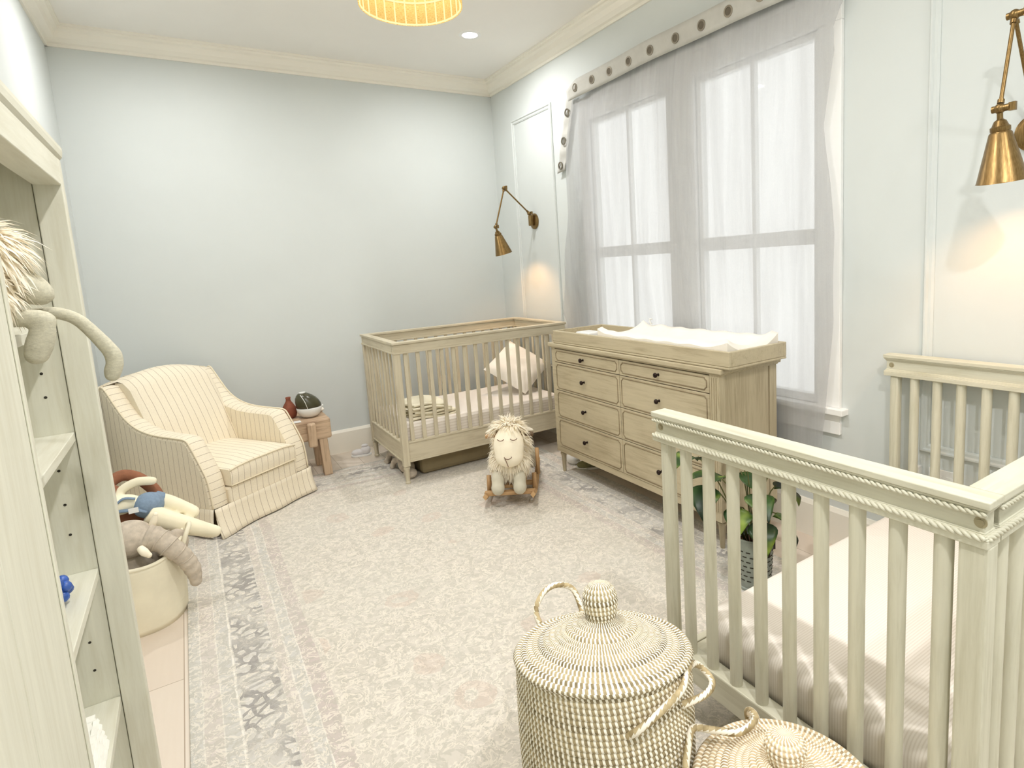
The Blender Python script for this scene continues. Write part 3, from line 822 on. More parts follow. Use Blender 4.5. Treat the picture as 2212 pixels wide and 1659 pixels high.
# ------------------------------------------------------------------ rustic side table and things on it
def side_table():
    X0, X1, Y0, Y1 = .40, .742, 4.19, 4.56
    t = thing('side_table', 'low rustic weathered wood side table squeezed between the armchair and the far crib', 'side table', ((X0+X1)/2, (Y0+Y1)/2, 0))
    for k in range(3):
        y0 = lerp(Y0, Y1, k/3); MB().box(X0, X1, y0+.002, y0+.118, .27, .41).build('beam', 'weathered_woodx', t, bevel=.012)
    MB().box(.585, .64, Y0-.045, Y0+.001, .235, .40).build('tenon_block', 'weathered_woodz', t, bevel=.012)
    for x in (X0+.02, X1-.085):
        for y in (Y0+.008, Y1-.075):
            MB().prism([(0, 0), (.055, 0), (.055, .06), (0, .06)], lambda p, q, z: (x+p+(.012 if x > .5 else -.012)*(1-z/.27), y+q, z), RZ if y < 4.2 else 0, .275).build('leg', 'weathered_woodz', t, bevel=.006)
side_table()
def on_table():
    t = thing('humidifier', 'small round humidifier with smoked dark dome on white base, on the side table', 'humidifier', (.64, 4.33, .411))
    M_ = Matrix.Rotation(math.radians(-9), 3, 'Y')
    c = (.638, 4.33, .411)
    MB().lathe([(.03, 0), (.045, .004), (.066, .02), (.079, .045), (.083, .068), (.081, .072)], c, 32).build('base', 'white', t, True)
    r = [(.0815, .073), (.081, .09), (.076, .115), (.066, .138), (.05, .158), (.034, .17), (.022, .176)]
    tk = MB().lathe(r, c, 32)
    sh = lambda p: (p[0]-.034*max(0, (p[2]-c[2]-.073)/.1)**1.4, p[1]-.01*max(0, (p[2]-c[2]-.073)/.1), p[2])
    tk.v = [sh(p) for p in tk.v]; tk.build('tank', 'smoke', t, True)
    MB().lathe([(.022, .174), (.022, .181), (.012, .182)], (c[0]-.036, c[1]-.01, c[2]), 20).build('nozzle', 'white', t, 'auto')
    MB().tube([sh((c[0]-.022, c[1]-a*.97, c[2]+z)) for a, z in [(.0815, .073), (.0755, .115), (.066, .136), (.049, .157), (.033, .169)]], .0022, 6).build('water_line', 'white', t, True)
    MB().ell((c[0]+.085, c[1]-.005, c[2]+.066), (.008, .01, .008)).build('dial', 'white', t, True)
    tag(MB().lathe([(.03, 0), (.042, .01), (.05, .04), (.046, .07), (.03, .098), (.018, .118), (.0145, .132), (.018, .146), (.0165, .147), (.012, .135), (.012, .1)], (.52, 4.40, .411), 24).build('bud_vase', 'clay', smooth=True),
        'red-brown clay bud vase on the side table behind the humidifier', 'vase')
    m = MB().grid(lambda u, v: (.738-.03*v+.012*sin(5*u), 4.27+.10*u, .414+.045*v*abs(sin(1+5*u))), 10, 6)
    m = MB().ell((.71, 4.455, .435), (.035, .04, .024)).ell((.728, 4.43, .428), (.022, .03, .016)).ell((.712, 4.425, .44), (.02, .02, .02))
    tag(m.build('crumpled_cloth', 'linen', remesh=.004, smo=2), 'small crumpled white cloth on the right end of the side table', 'cloth')
    tag(bx('card', 'white', (.50, .56, 4.2, 4.25, .411, .415), None, .001), 'flat white card at the front edge of the side table', 'card')
on_table()

# ------------------------------------------------------------------ sheep rocker
def sheep():
    ang = math.atan2(-.17, .22)  # runner line; toy faces the camera side
    t = thing('rocking_sheep', 'shaggy white plush sheep rocker on wooden runners, between far crib and dresser', 'rocking toy', (1.49, 2.985, RZ), math.radians(-33), local=True)
    # local: x right, y back, front faces -y
    for x in (-.135, .135):
        m = MB(); path = [(x, -.17+.62*i/16, .03+.34*(i/16-.5)**2*.62) for i in range(17)]
        m.tube(path, .019, 4, flat=(.8, 1)).build('rocker', 'oak_woody', t)
        MB().tube([(x, .0, .04), (x, .02, .14)], .014, 8).build('strut', 'oak_woodz', t, True)
    for y, z in ((-.12, .072), (.10, .04), (.36, .06)):
        MB().box(-.145, .145, y-.018, y+.018, z, z+.022).build('crossbar', 'oak_woodx', t, bevel=.004)
    MB().box(-.09, .09, -.1, .34, .1, .118).build('foot_board', 'oak_woody', t, bevel=.004)
    MB().tube([(.15, .18, .075), (.15, .18, .24)], .012, 8).build('side_bar', 'oak_woodz', t, True)
    body = MB().ell((0, .16, .265), (.110, .24, .125)).ell((0, -.02, .235), (.108, .10, .115)).ell((0, -.02, .33), (.08, .08, .10))
    b = body.build('body', 'fur', t, remesh=.012)
    hd = MB().ell((.016, -.155, .37), (.088, .064, .112), Matrix.Rotation(math.radians(-10), 3, 'X')).ell((.016, -.165, .315), (.082, .058, .066))
    h = hd.build('head', 'felt', t, remesh=.008, smo=6)
    fm = MB()
    fur(fm, ellsamp((0, .16, .265), (.110, .24, .125), 1500, lambda p, q: p.z > -.1), .045, .008, 1.0)
    fur(fm, ellsamp((0, -.02, .235), (.110, .105, .118), 1300, lambda p, q: p.z > -.115 and p.y < .09), .042, .007, 1.0)
    fur(fm, ellsamp((0, .0, .33), (.085, .085, .10), 600, lambda p, q: p.y > -.01), .045, .007, .9)
    fur(fm, ellsamp((.01, -.07, .25), (.10, .07, .07), 800, lambda p, q: p.y < .01 and p.z < .04), .055, .007, 1.2, .3)
    fm.build('fleece', 'fur', b, fix=False)
    fm = MB(); fur(fm, ellsamp((.016, -.105, .43), (.08, .07, .07), 800, lambda p, q: p.z > .0 and (p.y > -.03 or p.z > .045)), .065, .008, 1.0, .6)
    fm.build('forelock', 'fur', h, fix=False)
    for sx in (-1, 1):
        xe = .016+sx*.036
        pts = [(xe+.018*cos(a), -.221, .43-.010*sin(a)) for a in [PI*i/8 for i in range(9)]]
        MB().tube([(x, -.2215+abs(x-xe)*.1+abs(x-.016)*.12, z-.002) for x, y, z in pts], .0022, 5).build('closed_eye', 'thread', h)
        MB().tube([(sx*.06+.016, -.085, .418), (sx*.137+.016, -.085, .408)], .013, 10).build('handle', 'oak_woodx' if sx < 0 else 'darkbrown', t, 'auto')
        MB().ell((sx*.09+.016, -.07, .44), (.05, .022, .012), Matrix.Rotation(sx*.25, 3, 'Y')).build('ear', 'fur', h, True)
        for y in (-.10, ):
            m = MB().ell((sx*.062, y-.035, .165), (.038, .042, .055)).ell((sx*.062, y-.05, .125), (.04, .043, .045))
            m.build('front_leg', 'hoof', t, remesh=.01)
        MB().ell((sx*.11, .28, .15), (.04, .05, .07)).build('hind_leg', 'hoof', t, True)
    MB().tube([(-.006, -.2275, .328), (.002, -.229, .318), (.016, -.2295, .315), (.03, -.229, .320), (.036, -.2275, .328)], .0022, 5).tube([(-.002, -.2285, .321), (.004, -.2285, .304), (.009, -.2265, .288), (.013, -.222, .27)], .0022, 5).build('mouth', 'thread', h)
sheep()

# ------------------------------------------------------------------ pendant, recessed light, sconces
def pendant():
    c = (.875, 2.325); z0, z1, r = 2.40, 2.70, .195
    t = thing('pendant_lamp', 'lit round woven rattan drum pendant hanging from the ceiling', 'pendant lamp', (c[0], c[1], H))
    pr = [(r, z0), (r*1.005, z0+.08), (r*1.0, z0+.18), (r*.985, z1)]
    sh = MB().lathe(pr, (c[0], c[1], 0), 48, uv=[0, .27, .6, 1], cap=False).build('shade', 'rattan', t, True, solid=.004)
    m = MB()
    for z in (z0+.004, z0+.09, z0+.18, z1): m.tube([(c[0]+(r-.003)*cos(2*PI*i/48), c[1]+(r-.003)*sin(2*PI*i/48), z) for i in range(48)], .0035, 6, closed=True)
    for k in range(28):
        a = 2*PI*k/28; m.tube([(c[0]+(r-.003)*cos(a), c[1]+(r-.003)*sin(a), z0), (c[0]+(r-.004)*cos(a), c[1]+(r-.004)*sin(a), z1)], .003, 5)
    m.build('rib_frame', 'rattanrib', sh, True)
    MB().tube([(c[0], c[1], 2.66), (c[0], c[1], H-.02)], .004, 6).build('cord', 'white', t)
    MB().lathe([(.055, H-.018), (.06, H-.0005)], (c[0], c[1], 0), 24).build('canopy', 'white', t, 'auto')
    MB().ell((c[0], c[1], 2.60), .03).build('bulb', 'bulb', t, True)
    for a in (0, 2*PI/3, 4*PI/3): MB().tube([(c[0], c[1], 2.67), (c[0]+r*.97*cos(a), c[1]+r*.97*sin(a), 2.67)], .003, 5).build('spider_arm', 'white', t)
    li = bpy.data.lights.new('pendant_glow', 'POINT'); li.energy = 20; li.color = (1, .94, .85); li.shadow_soft_size = .05
    lo = bpy.data.objects.new('pendant_glow', li); C.objects.link(lo); lo.location = (c[0], c[1], 2.685)
pendant()
CANS = [(1.82, 3.79, .72), (.08, 3.79, .68), (.5, 1.6, 1.1), (1.45, 1.1, .2), (.5, -.3, 1.7), (1.45, -.6, .7)]
def cans():
    for i, (x, y, k) in enumerate(CANS):
        t = thing('recessed_light', 'bright recessed downlight in the ceiling near the far right corner' if i == 0 else 'recessed downlight in the ceiling outside the photo', 'ceiling light', (x, y, H), group='recessed ceiling lights')
        MB().lathe([(.052, H-.004), (.075, H-.004), (.077, H-.0005)], (x, y, 0), 32, cap=False).build('trim_ring', 'white', t, 'auto')
        MB().lathe([(.0001, H-.003), (.052, H-.003)], (x, y, 0), 32, cap=False).build('lens', 'led', t)
        li = bpy.data.lights.new('downlight', 'AREA'); li.shape = 'DISK'; li.size = .1; li.energy = 17*k; li.color = (1, .985, .975); li.spread = math.radians(165)
        lo = bpy.data.objects.new('downlight', li); C.objects.link(lo); lo.location = (x, y, H-.008)
cans()
def sconce(by, bz, el, nk, bt, label):
    """backplate centre height, elbow, shade neck, shade mouth centre"""
    xw = XR
    t = thing('wall_sconce', label, 'wall lamp', (xw, by, bz), group='brass swing-arm wall lamps')
    Mw = Matrix.Rotation(-PI/2, 3, 'Y')
    MB().lathe([(.062, 0), (.062, .008), (.052, .014), (.045, .016), (.0001, .017)], (xw, by, bz), 32, Mw).build('backplate', 'brass', t, 'auto')
    MB().box(xw-.052, xw-.016, by-.016, by+.016, bz-.035, bz+.05).build('mount', 'brass', t, bevel=.006)
    pv = Vector((xw-.045, by, bz+.062)); el = Vector(el); nk = Vector(nk); bt = Vector(bt)
    def joint(p, s_=1.0):
        m = MB().ell(p, .0155*s_).tube([Vector(p)+Vector((0, -.026*s_, 0)), Vector(p)+Vector((0, .02*s_, 0))], .0105*s_, 12)
        m.box(p[0]-.006, p[0]+.006, p[1]-.042*s_, p[1]-.024*s_, p[2]-.012*s_, p[2]+.012*s_)
        m.build('knuckle', 'brass', t, 'auto')
    joint(pv); joint(el); joint(nk)
    for a, b in ((pv, el), (el, nk)):
        d = (b-a).normalized(); a2, b2 = a+d*.022, b-d*.022
        m = MB().tube([a2, b2], .0058, 12).tube([a2-d*.006, a2+d*.006], .0095, 12).tube([b2-d*.006, b2+d*.006], .0095, 12); m.build('arm', 'brass', t, 'auto')
    ax = (bt-nk).normalized(); L = (bt-nk).length
    q = Vector((0, 0, -1)).rotation_difference(ax).to_matrix()
    pr = [(.008, -.012), (.008, -.03), (.016, -.036), (.022, -.05), (.0265, -.053), (.0265, -.064), (.025, -.066), (.030, -.072), (.066, -L+.003), (.068, -L), (.0655, -L), (.029, -.075), (.012, -.074)]
    MB().lathe(pr, nk, 36, q, cap=False).build('lamp_shade', 'brass', t, 'auto')
    bc = nk+ax*(L*.52)
    MB().ell(bc, .017).build('bulb', 'bulb', t, True)
    li = bpy.data.lights.new('sconce_glow', 'POINT'); li.energy = 7; li.color = (1, .54, .22); li.shadow_soft_size = .022
    lo = bpy.data.objects.new('sconce_glow', li); C.objects.link(lo); lo.location = nk+ax*(L*.70)
sconce(4.085, 1.714, (2.15, 4.075, 1.967), (2.06, 4.083, 1.675), (2.113, 4.083, 1.468), 'small-looking brass swing-arm wall lamp above the far crib')
sconce(.80, 1.715, (2.205, .803, 2.045), (2.12, .80, 1.763), (2.155, .80, 1.55), 'brass swing-arm wall lamp above the near crib, cut by the right edge')

# ------------------------------------------------------------------ curtain
def curtain():
    t = thing('curtain', 'sheer white linen curtain hung loosely across both windows', 'curtain', (2.37, 2.5, .4))
    zt, zb = 2.50, .42
    Ll = [(.42, 3.60), (.93, 3.61), (1.0, 3.645), (1.75, 3.505), (2.5, 3.40)]
    Rr = [(.42, 1.545), (.477, 1.536), (1.045, 1.482), (1.443, 1.47), (1.64, 1.49), (1.78, 1.515), (1.89, 1.53), (2.02, 1.505), (2.17, 1.475), (2.27, 1.483), (2.36, 1.448), (2.5, 1.42)]
    def P(u, v):
        z = lerp(zb, zt, v); yl = pw(Ll, z); yr = pw(Rr, z); y = lerp(yr, yl, u)
        low = 1 if z > 1.0 else 0
        base = pw([(.42, 2.350), (.66, 2.352), (.98, 2.352), (1.2, 2.345), (1.8, 2.345), (2.3, 2.352), (2.5, 2.372)], z)
        amp = pw([(.42, .005), (.98, .005), (1.25, .024), (2.2, .022), (2.46, .008), (2.5, .002)], z)
        if y < 1.70: amp = max(amp, .011)
        ph = y*17+1.4*sin(y*5.3)+.9*sin(z*1.9+y*3)
        x = base-amp*(.5+.5*sin(ph))-.4*amp*sin(y*41+2*sin(z*2.2))*(.4+.6*sin(y*2.2)**2)
        # right free edge rolls back toward the wall
        e = (y-yr)
        if e < .06: x += .012*(1-e/.06)
        return (min(x, 2.366 if z < 2.46 else 2.374), y, z)
    MB().grid(P, 220, 90).build('panel', 'curtain', t, True)
    def Hd_(u, v):
        y = lerp(1.40, 3.415, u); return (2.340-.012*v+.004*sin(y*9), y, lerp(2.462, 2.572, v)+.006*sin(y*3.1)-.045*max(0, (y-3.3)/.115)*v)
    h = MB().grid(Hd_, 80, 4).build('header_band', 'header', t, True, solid=.002)
    for y in (3.316, 3.133, 2.955, 2.764, 2.574, 2.379, 2.194, 2.015, 1.83, 1.64, 1.47):
        q = MB().lathe([(.0185, -.002), (.027, -.002), (.027, .002), (.0185, .002), (.0185, -.002)], (2.3325+.004*sin(y*9), y, 2.519), 24, Matrix.Rotation(PI/2-.1, 3, 'Y'), cap=False)
        go = q.build('grommet', 'grommet', h, 'auto')
        
        MB().lathe([(.0001, .0), (.0183, .0)], (2.3318+.004*sin(y*9), y, 2.519), 20, Matrix.Rotation(PI/2-.1, 3, 'Y'), cap=False).build('grommet_opening', 'eyelet', go)
    def fl(u, v):
        z = lerp(2.03, 2.50, v); yl = lerp(3.672, 3.505, v); return (2.385-.006*sin(9*v*PI)*.6, lerp(yl-.10, yl, u), z-.012*(1-v)*u)
    f2 = MB().grid(fl, 6, 30).build('corner_flap', 'header', t, True, solid=.002)
    for v in (.08, .42, .80):
        y = lerp(3.672, 3.505, v)-.043; z = lerp(2.03, 2.5, v)
        MB().lathe([(.0185, -.004), (.027, -.004), (.027, .002), (.0185, .002), (.0185, -.004)], (2.376, y, z), 24, Matrix.Rotation(PI/2, 3, 'Y'), cap=False).build('grommet', 'grommet', f2, 'auto')
curtain()

# ------------------------------------------------------------------ lidded seagrass baskets
def coil(prof_fn, rows, per=4, depth=.0022):
    """turn a smooth (r,z)=f(s) profile into stacked coils; returns profile and row coordinate"""
    pr, vv = [], []
    N = rows*per
    for i in range(N+1):
        s_ = i/N; r, z = prof_fn(s_); e = 1e-3
        a = Vector(prof_fn(max(0, s_-e))); b = Vector(prof_fn(min(1, s_+e))); d = (b-a).normalized(); n = Vector((d.y, -d.x))
        ph = (i % per)/per; k = depth*abs(sin(PI*i/per))
        pr.append((max(r+n.x*k, 1e-4), z+n.y*k)); vv.append(i/per)
    return pr, vv
def hamper(c, r, hgt, label, mat, lid_rise, knob_h, knob_r, handles, tilt=0, shift=0):
    t = thing('lidded_basket', label, 'basket', (c[0], c[1], RZ), group='lidded seagrass baskets')
    def body(s_): return (r*(.93+.05*sin(PI*min(1, s_*.9))+.03*s_), lerp(RZ, hgt-.004, s_))
    pr, vv = coil(body, int((hgt-RZ)/.0125), 6, .0035)
    pr = [(.0001, RZ+.001), (r*.9, RZ+.001)]+pr+[(r*.95, hgt-.004), (r*.93, hgt-.03), (r*.92, hgt-.12)]; vv = [-9, -.5]+vv+[vv[-1]+.5, vv[-1]+2, vv[-1]+9]
    dc = Vector((-c[0], -c[1], 0)).normalized(); bm_ = MB().lathe(pr, (c[0], c[1], 0), 104, uv=vv, cap=False)
    bm_.v = [(x, y, z+(max(0, z-.05)/hgt)*tilt*((x-c[0])*dc.x+(y-c[1])*dc.y)) for x, y, z in bm_.v]
    bm_.build('body', mat, t, True)
    M_ = Matrix.Rotation(tilt, 3, dc.cross(Vector((0, 0, 1))))
    lc = (c[0]+dc.x*shift, c[1]+dc.y*shift, hgt)
    RO = r*1.0
    def lid(s_):
        rr = lerp(RO, knob_r*.92, s_); q = 1-(rr-knob_r)/(RO-knob_r)
        return (rr, lid_rise*(q**1.15))
    rows = max(4, int((RO-knob_r)/.0125)); k1 = rows-rows//3
    pr, vv = coil(lid, rows, 6, .004); cut = k1*6
    edge = [(RO*.9, -.014), (RO*.98, -.011), (RO*1.015, -.004)]
    m = MB().lathe(edge+pr[:cut+1], lc, 104, M_, uv=[-1.5, -.95, -.4]+vv[:cut+1], cap=False)
    m.lathe(pr[cut:], lc, 104, M_, uv=vv[cut:], cap=False, us=.5)
    lo = m.build('lid', mat, t, True)
    def kn(s_):
        if s_ < .5: return (knob_r*(.90+.26*sin(s_/.5*PI/2)), lid_rise+knob_h*s_*1.1-.004)
        q = (s_-.5)/.5; return (max(knob_r*1.16*cos(q*PI/2)**.7, 1e-4), lid_rise+knob_h*(.55+.45*sin(q*PI/2))-.004)
    pr, vv = coil(kn, 9, 6, .003)
    MB().lathe(pr, lc, 48, M_, uv=vv, cap=False, us=.25).build('knob', mat, lo, True)
    for pts in handles:
        path = cr(pts, 8); m = MB().tube(path, .0075, 10, uvlen=.013)
        m.build('rope_handle', 'rope', t, True)
    return t
b1 = (.706, 1.012); h1 = .503
def ring(c, r, a, z): return (c[0]+r*cos(math.radians(a)), c[1]+r*sin(math.radians(a)), z)
hamper(b1, .201, h1, 'tall lidded seagrass basket with a round knob, standing on the rug beside the near crib', 'weave', .064, .084, .033,
       [[ring(b1, .197, 103, .45), ring(b1, .232, 101, .49), ring(b1, .246, 92, .52), ring(b1, .25, 82, .525), ring(b1, .24, 72, .505), ring(b1, .197, 68, .45)],
        [ring(b1, .199, -113, .445), ring(b1, .216, -108, .468), ring(b1, .219, -96, .492), ring(b1, .22, -80, .510), (.80, .835, .505), (.845, .862, .482), (.868, .862, .462), (.866, .828, .45), (.825, .81, .45), ring(b1, .203, -74, .452)]], .19, .004)
b2 = (.874, .648); h2 = .335
hamper(b2, .178, h2, 'shorter lidded seagrass basket at the bottom edge, in front of the near crib', 'weave2', .05, .06, .032,
       [[ring(b2, .174, 146, .28), ring(b2, .192, 138, .335), (.768, .806, .362), (.802, .825, .372), (.83, .79, .377), (.862, .75, .384), (.915, .752, .384), (.94, .785, .37), ring(b2, .188, 62, .33), ring(b2, .174, 58, .28)]], .06, 0)

# ------------------------------------------------------------------ plant
def plant():
    c = (1.835, 1.505)
    t = thing('potted_plant', 'broad-leaved green plant in a slotted grey metal pot behind the near crib', 'plant', (c[0], c[1], RZ))
    pot = MB().lathe([(.066, RZ), (.07, RZ+.002), (.07, RZ+.01), (.066, .022), (.079, .225), (.082, .228), (.082, .234), (.077, .234), (.074, .2)], (c[0], c[1], 0), 40, cap=True)
    po = pot.build('pot', 'galv', t, 'auto')
    m = MB()
    for k in range(7):
        z = .055+k*.021
        for j in range(16):
            a = 2*PI*(j+.5*(k % 2))/16; rr = .066+(z-.022)*.064+.001
            M_ = Matrix.Translation((c[0], c[1], z)) @ Matrix.Rotation(a, 4, 'Z')
            m.box(rr-.002, rr+.0006, -.0085, .0085, -.0016, .0016, M_)
    m.build('slots', 'hole', po)
    MB().lathe([(.0001, .205), (.04, .203), (.0745, .198)], (c[0], c[1], 0), 30, cap=False).build('soil', 'soil', t, True)
    for a in (-100, 80, -35):
        M_ = Matrix.Translation((c[0], c[1], 0)) @ Matrix.Rotation(math.radians(a), 4, 'Z')
        MB().box(.077, .086, -.009, .009, .165, .25, M_).build('strap_handle', 'strap', po)
    lv = [((1.62, 1.62, .58), (-.25, -.05, .06), .085), ((1.66, 1.60, .43), (-.3, -.2, -.3), .085), ((1.70, 1.55, .50), (-.4, -.1, .1), .07), ((1.87, 1.56, .45), (.05, -.35, -.2), .085),
          ((1.85, 1.50, .36), (.1, -.3, -.8), .075), ((2.0, 1.52, .45), (.4, -.1, .05), .085), ((2.02, 1.50, .38), (.5, -.15, -.3), .09), ((1.92, 1.45, .50), (.15, -.4, .05), .08),
          ((1.78, 1.44, .42), (-.2, -.5, -.2), .08), ((1.80, 1.44, .29), (-.25, -.5, -.5), .08), ((1.94, 1.44, .28), (.4, -.3, -.6), .095), ((1.73, 1.62, .47), (-.4, .3, .1), .08),
          ((1.9, 1.62, .5), (.2, .4, .2), .08), ((1.72, 1.48, .36), (-.5, -.3, -.4), .075), ((1.83, 1.52, .55), (0, -.2, .5), .07), ((1.98, 1.58, .32), (.5, .2, -.5), .08)]
    for p, d, L in lv:
        L *= 1.4
        p = Vector(p); d = Vector(d).normalized(); side = d.cross(Vector((0, 0, 1))).normalized(); n = side.cross(d)
        m = MB()
        def fn(u, v):
            s_ = u; w_ = L*.52*(sin(PI*min(1, s_*1.02)**.75))*(1+.1*sin(7*s_)); a = 2*v-1
            return p+d*(L*1.25*(s_-.25))+side*(w_*a)+n*(.010*abs(a)-.02*(s_-.4)**2*4*L/.08+.004*sin(9*s_)*a)
        m.grid(fn, 10, 6); m.build('leaf', 'leaf', t, True, solid=.0012)
        base = p-d*(L*.3); root = Vector((c[0]+(p.x-c[0])*.15, c[1]+(p.y-c[1])*.15, .2)); mid = root.lerp(base, .55)+Vector((0, 0, .05))
        MB().tube(cr([root, mid, base], 5), .0026, 6).build('stem', 'stem', t, True)
plant()

# ------------------------------------------------------------------ bookcase and its contents
BY0, BY1, BXF, BXS, BT = .33, 1.93, -.2145, -.272, 1.705
def bookcase():
    t = thing('bookcase', 'tall pale green-cream wooden bookcase with open shelves at the left edge', 'bookcase', ((XL+BXF)/2, (BY0+BY1)/2, 0))
    bx('side_panel', 'shelf_woodz', (XL+.002, BXS, 1.90, BY1-.004, 0, BT-.02), t, .001)
    bx('back_panel', 'shelf_woodz', (XL+.002, XL+.012, BY0, 1.90, 0, BT-.02), t)
    bx('divider', 'shelf_woodz', (XL+.012, BXS, 1.145, 1.163, 0, BT-.02), t)
    bx('end_panel', 'shelf_woodz', (XL+.012, BXS, BY0, BY0+.02, 0, BT-.02), t)
    MB().box(BXS+.002, BXF, 1.893, BY1, 0, 1.70).build('far_stile', 'shelf_woodz', t, bevel=.0025)
    MB().box(BXS+.002, BXF, .907, 1.163, 0, 1.70).box(BXF, BXF+.003, 1.135, 1.15, 0, 1.70).build('near_stile', 'shelf_woodz', t, bevel=.002)
    MB().box(BXS+.002, BXF, BY0, .903, .04, 1.66).build('door', 'shelf_woodz', t, bevel=.002)
    MB().box(BXS+.002, BXF-.001, 1.163, 1.893, 1.635, 1.70).build('header', 'shelf_woody', t, bevel=.002)
    MB().prism([(BXS+.002, 1.70), (BXF-.002, 1.70), (BXF+.004, 1.708), (BXF+.006, 1.722), (BXF+.006, 1.73), (XL+.002, 1.73), (XL+.002, 1.70)], lambda x, z, y: (x, y, z), BY0, BY1+.006).build('cornice', 'shelf_woody', t)
    for z in (1.30, 1.023, .655, .286, .06):
        bx('shelf', 'shelf_woody', (XL+.013, BXS, 1.1635, 1.8995, z-.022, z), t, .0015)
    m = MB()
    for z in (1.52, 1.42, 1.18, 1.12, .93, .84, .76, .55, .46, .38, .2):
        m.lathe([(.0001, .0), (.0035, .0)], (-.315, 1.8992, z), 10, Matrix.Rotation(PI/2, 3, 'X'), cap=False)
    m.build('pin_holes', 'hole', t)
bookcase()
def lamb():
    zs = 1.3015
    t = thing('plush_lamb', 'shaggy white plush lamb with grey knit face and dangling limbs on the upper shelf', 'plush toy', (-.37, 1.5, zs))
    b = MB().ell((-.375, 1.47, 1.375), (.075, .085, .074)).ell((-.31, 1.46, 1.43), (.055, .06, .058)).ell((-.30, 1.46, 1.37), (.045, .06, .05)).build('body', 'fur', t, remesh=.01)
    R_ = Matrix.Rotation(math.radians(38), 3, 'Y')
    h = MB().ell((-.252, 1.48, 1.396), (.056, .034, .031), R_).ell((-.285, 1.475, 1.42), (.04, .036, .036)).build('muzzle', 'knit', t, remesh=.006, smo=5)
    fm = MB(); fur(fm, ellsamp((-.305, 1.46, 1.445), (.056, .062, .056), 1300, lambda p, q: p.z > -.01 or p.x < 0 or p.y < -.02), .062, .007, 1.3)
    fur(fm, ellsamp((-.295, 1.455, 1.38), (.04, .06, .045), 700, lambda p, q: p.x > -.02), .04, .006, .8)
    fur(fm, ellsamp((-.365, 1.465, 1.375), (.078, .088, .068), 700, lambda p, q: p.z > -.04), .05, .006, .9)
    fm.build('fleece', 'fur', b, fix=False)
    def limb(pts, rs): return MB().tube(cr(pts, 6), crr(rs, 6), 14)
    m = limb([(-.33, 1.47, 1.335), (-.279, 1.45, 1.334), (-.245, 1.44, 1.334), (-.222, 1.435, 1.328)], [.016, .0165, .017, .018]).ell((-.222, 1.435, 1.325), .0195)
    m2 = limb([(-.222, 1.435, 1.328), (-.226, 1.435, 1.305), (-.236, 1.435, 1.275), (-.240, 1.435, 1.262)], [.018, .02, .021, .013])
    m.v, m.f = m.v+m2.v, m.f+[tuple(i+len(m.v) for i in f) for f in m2.f] if False else m.f
    o = len(m.v)-0
    mm = MB(); mm.add(m.v, m.f); mm.add(m2.v, m2.f); mm.ell((-.239, 1.435, 1.266), .0195)
    mm.build('front_limb', 'knit', t, remesh=.005, smo=3)
    a = limb([(-.30, 1.52, 1.335), (-.245, 1.51, 1.337), (-.215, 1.505, 1.338), (-.182, 1.50, 1.322), (-.155, 1.50, 1.284), (-.133, 1.50, 1.245)], [.012, .0125, .0125, .0125, .0135, .015])
    c_ = limb([(-.133, 1.50, 1.243), (-.134, 1.50, 1.225), (-.140, 1.50, 1.208), (-.141, 1.50, 1.20)], [.015, .0155, .0155, .009])
    mm = MB(); mm.add(a.v, a.f); mm.add(c_.v, c_.f); mm.ell((-.134, 1.50, 1.242), .016).ell((-.1405, 1.5, 1.204), .0145)
    mm.build('long_limb', 'knit', t, remesh=.005, smo=3)
lamb()
m = MB()
for k in range(22):
    a = k*2.4; q = k/21*2-1; rr = math.sqrt(1-q*q)
    m.ell((-.335+.028*rr*cos(a), 1.72+.03*rr*sin(a), .865+.026*q), .013, n=8, m=6)
m.ell((-.335, 1.72, .865), (.028, .03, .027)); 
for v_i in range(len(m.v)): m.v[v_i] = (m.v[v_i][0], m.v[v_i][1], m.v[v_i][2]-.17+.0)
tag(m.build('bumpy_ball', 'bluetoy', smooth=True), 'small knobbly blue toy ball on the shelf half hidden by the near stile', 'toy ball')
m = MB()
def lace(u, v):
    return (lerp(-.42, -.275, v)+.004*sin(u*60), lerp(1.43, 1.66, u), .286+.004+.10*(sin(PI*min(1, max(0, .06+.9*u)))**.35)*(1-.25*v)+.004*sin(v*50))
m = MB(); n_ = 10
for k in range(9):
    z = .29+k*.0125
    m.tube([(-.285-.004*(k % 2), lerp(1.42, 1.70-.008*k, i/24), z+.006+.003*sin(i*1.9+k)) for i in range(25)], .0072, 6)
    m.tube([(lerp(-.285, -.42, i/8), 1.70-.008*k, z+.006) for i in range(9)], .0072, 6)
m.box(-.43, -.288, 1.42, 1.66, .2875, .40)
tag(m.build('folded_knit_blanket', 'lace', smooth='auto'), 'folded white knitted blanket on the lowest visible bookcase shelf', 'blanket')

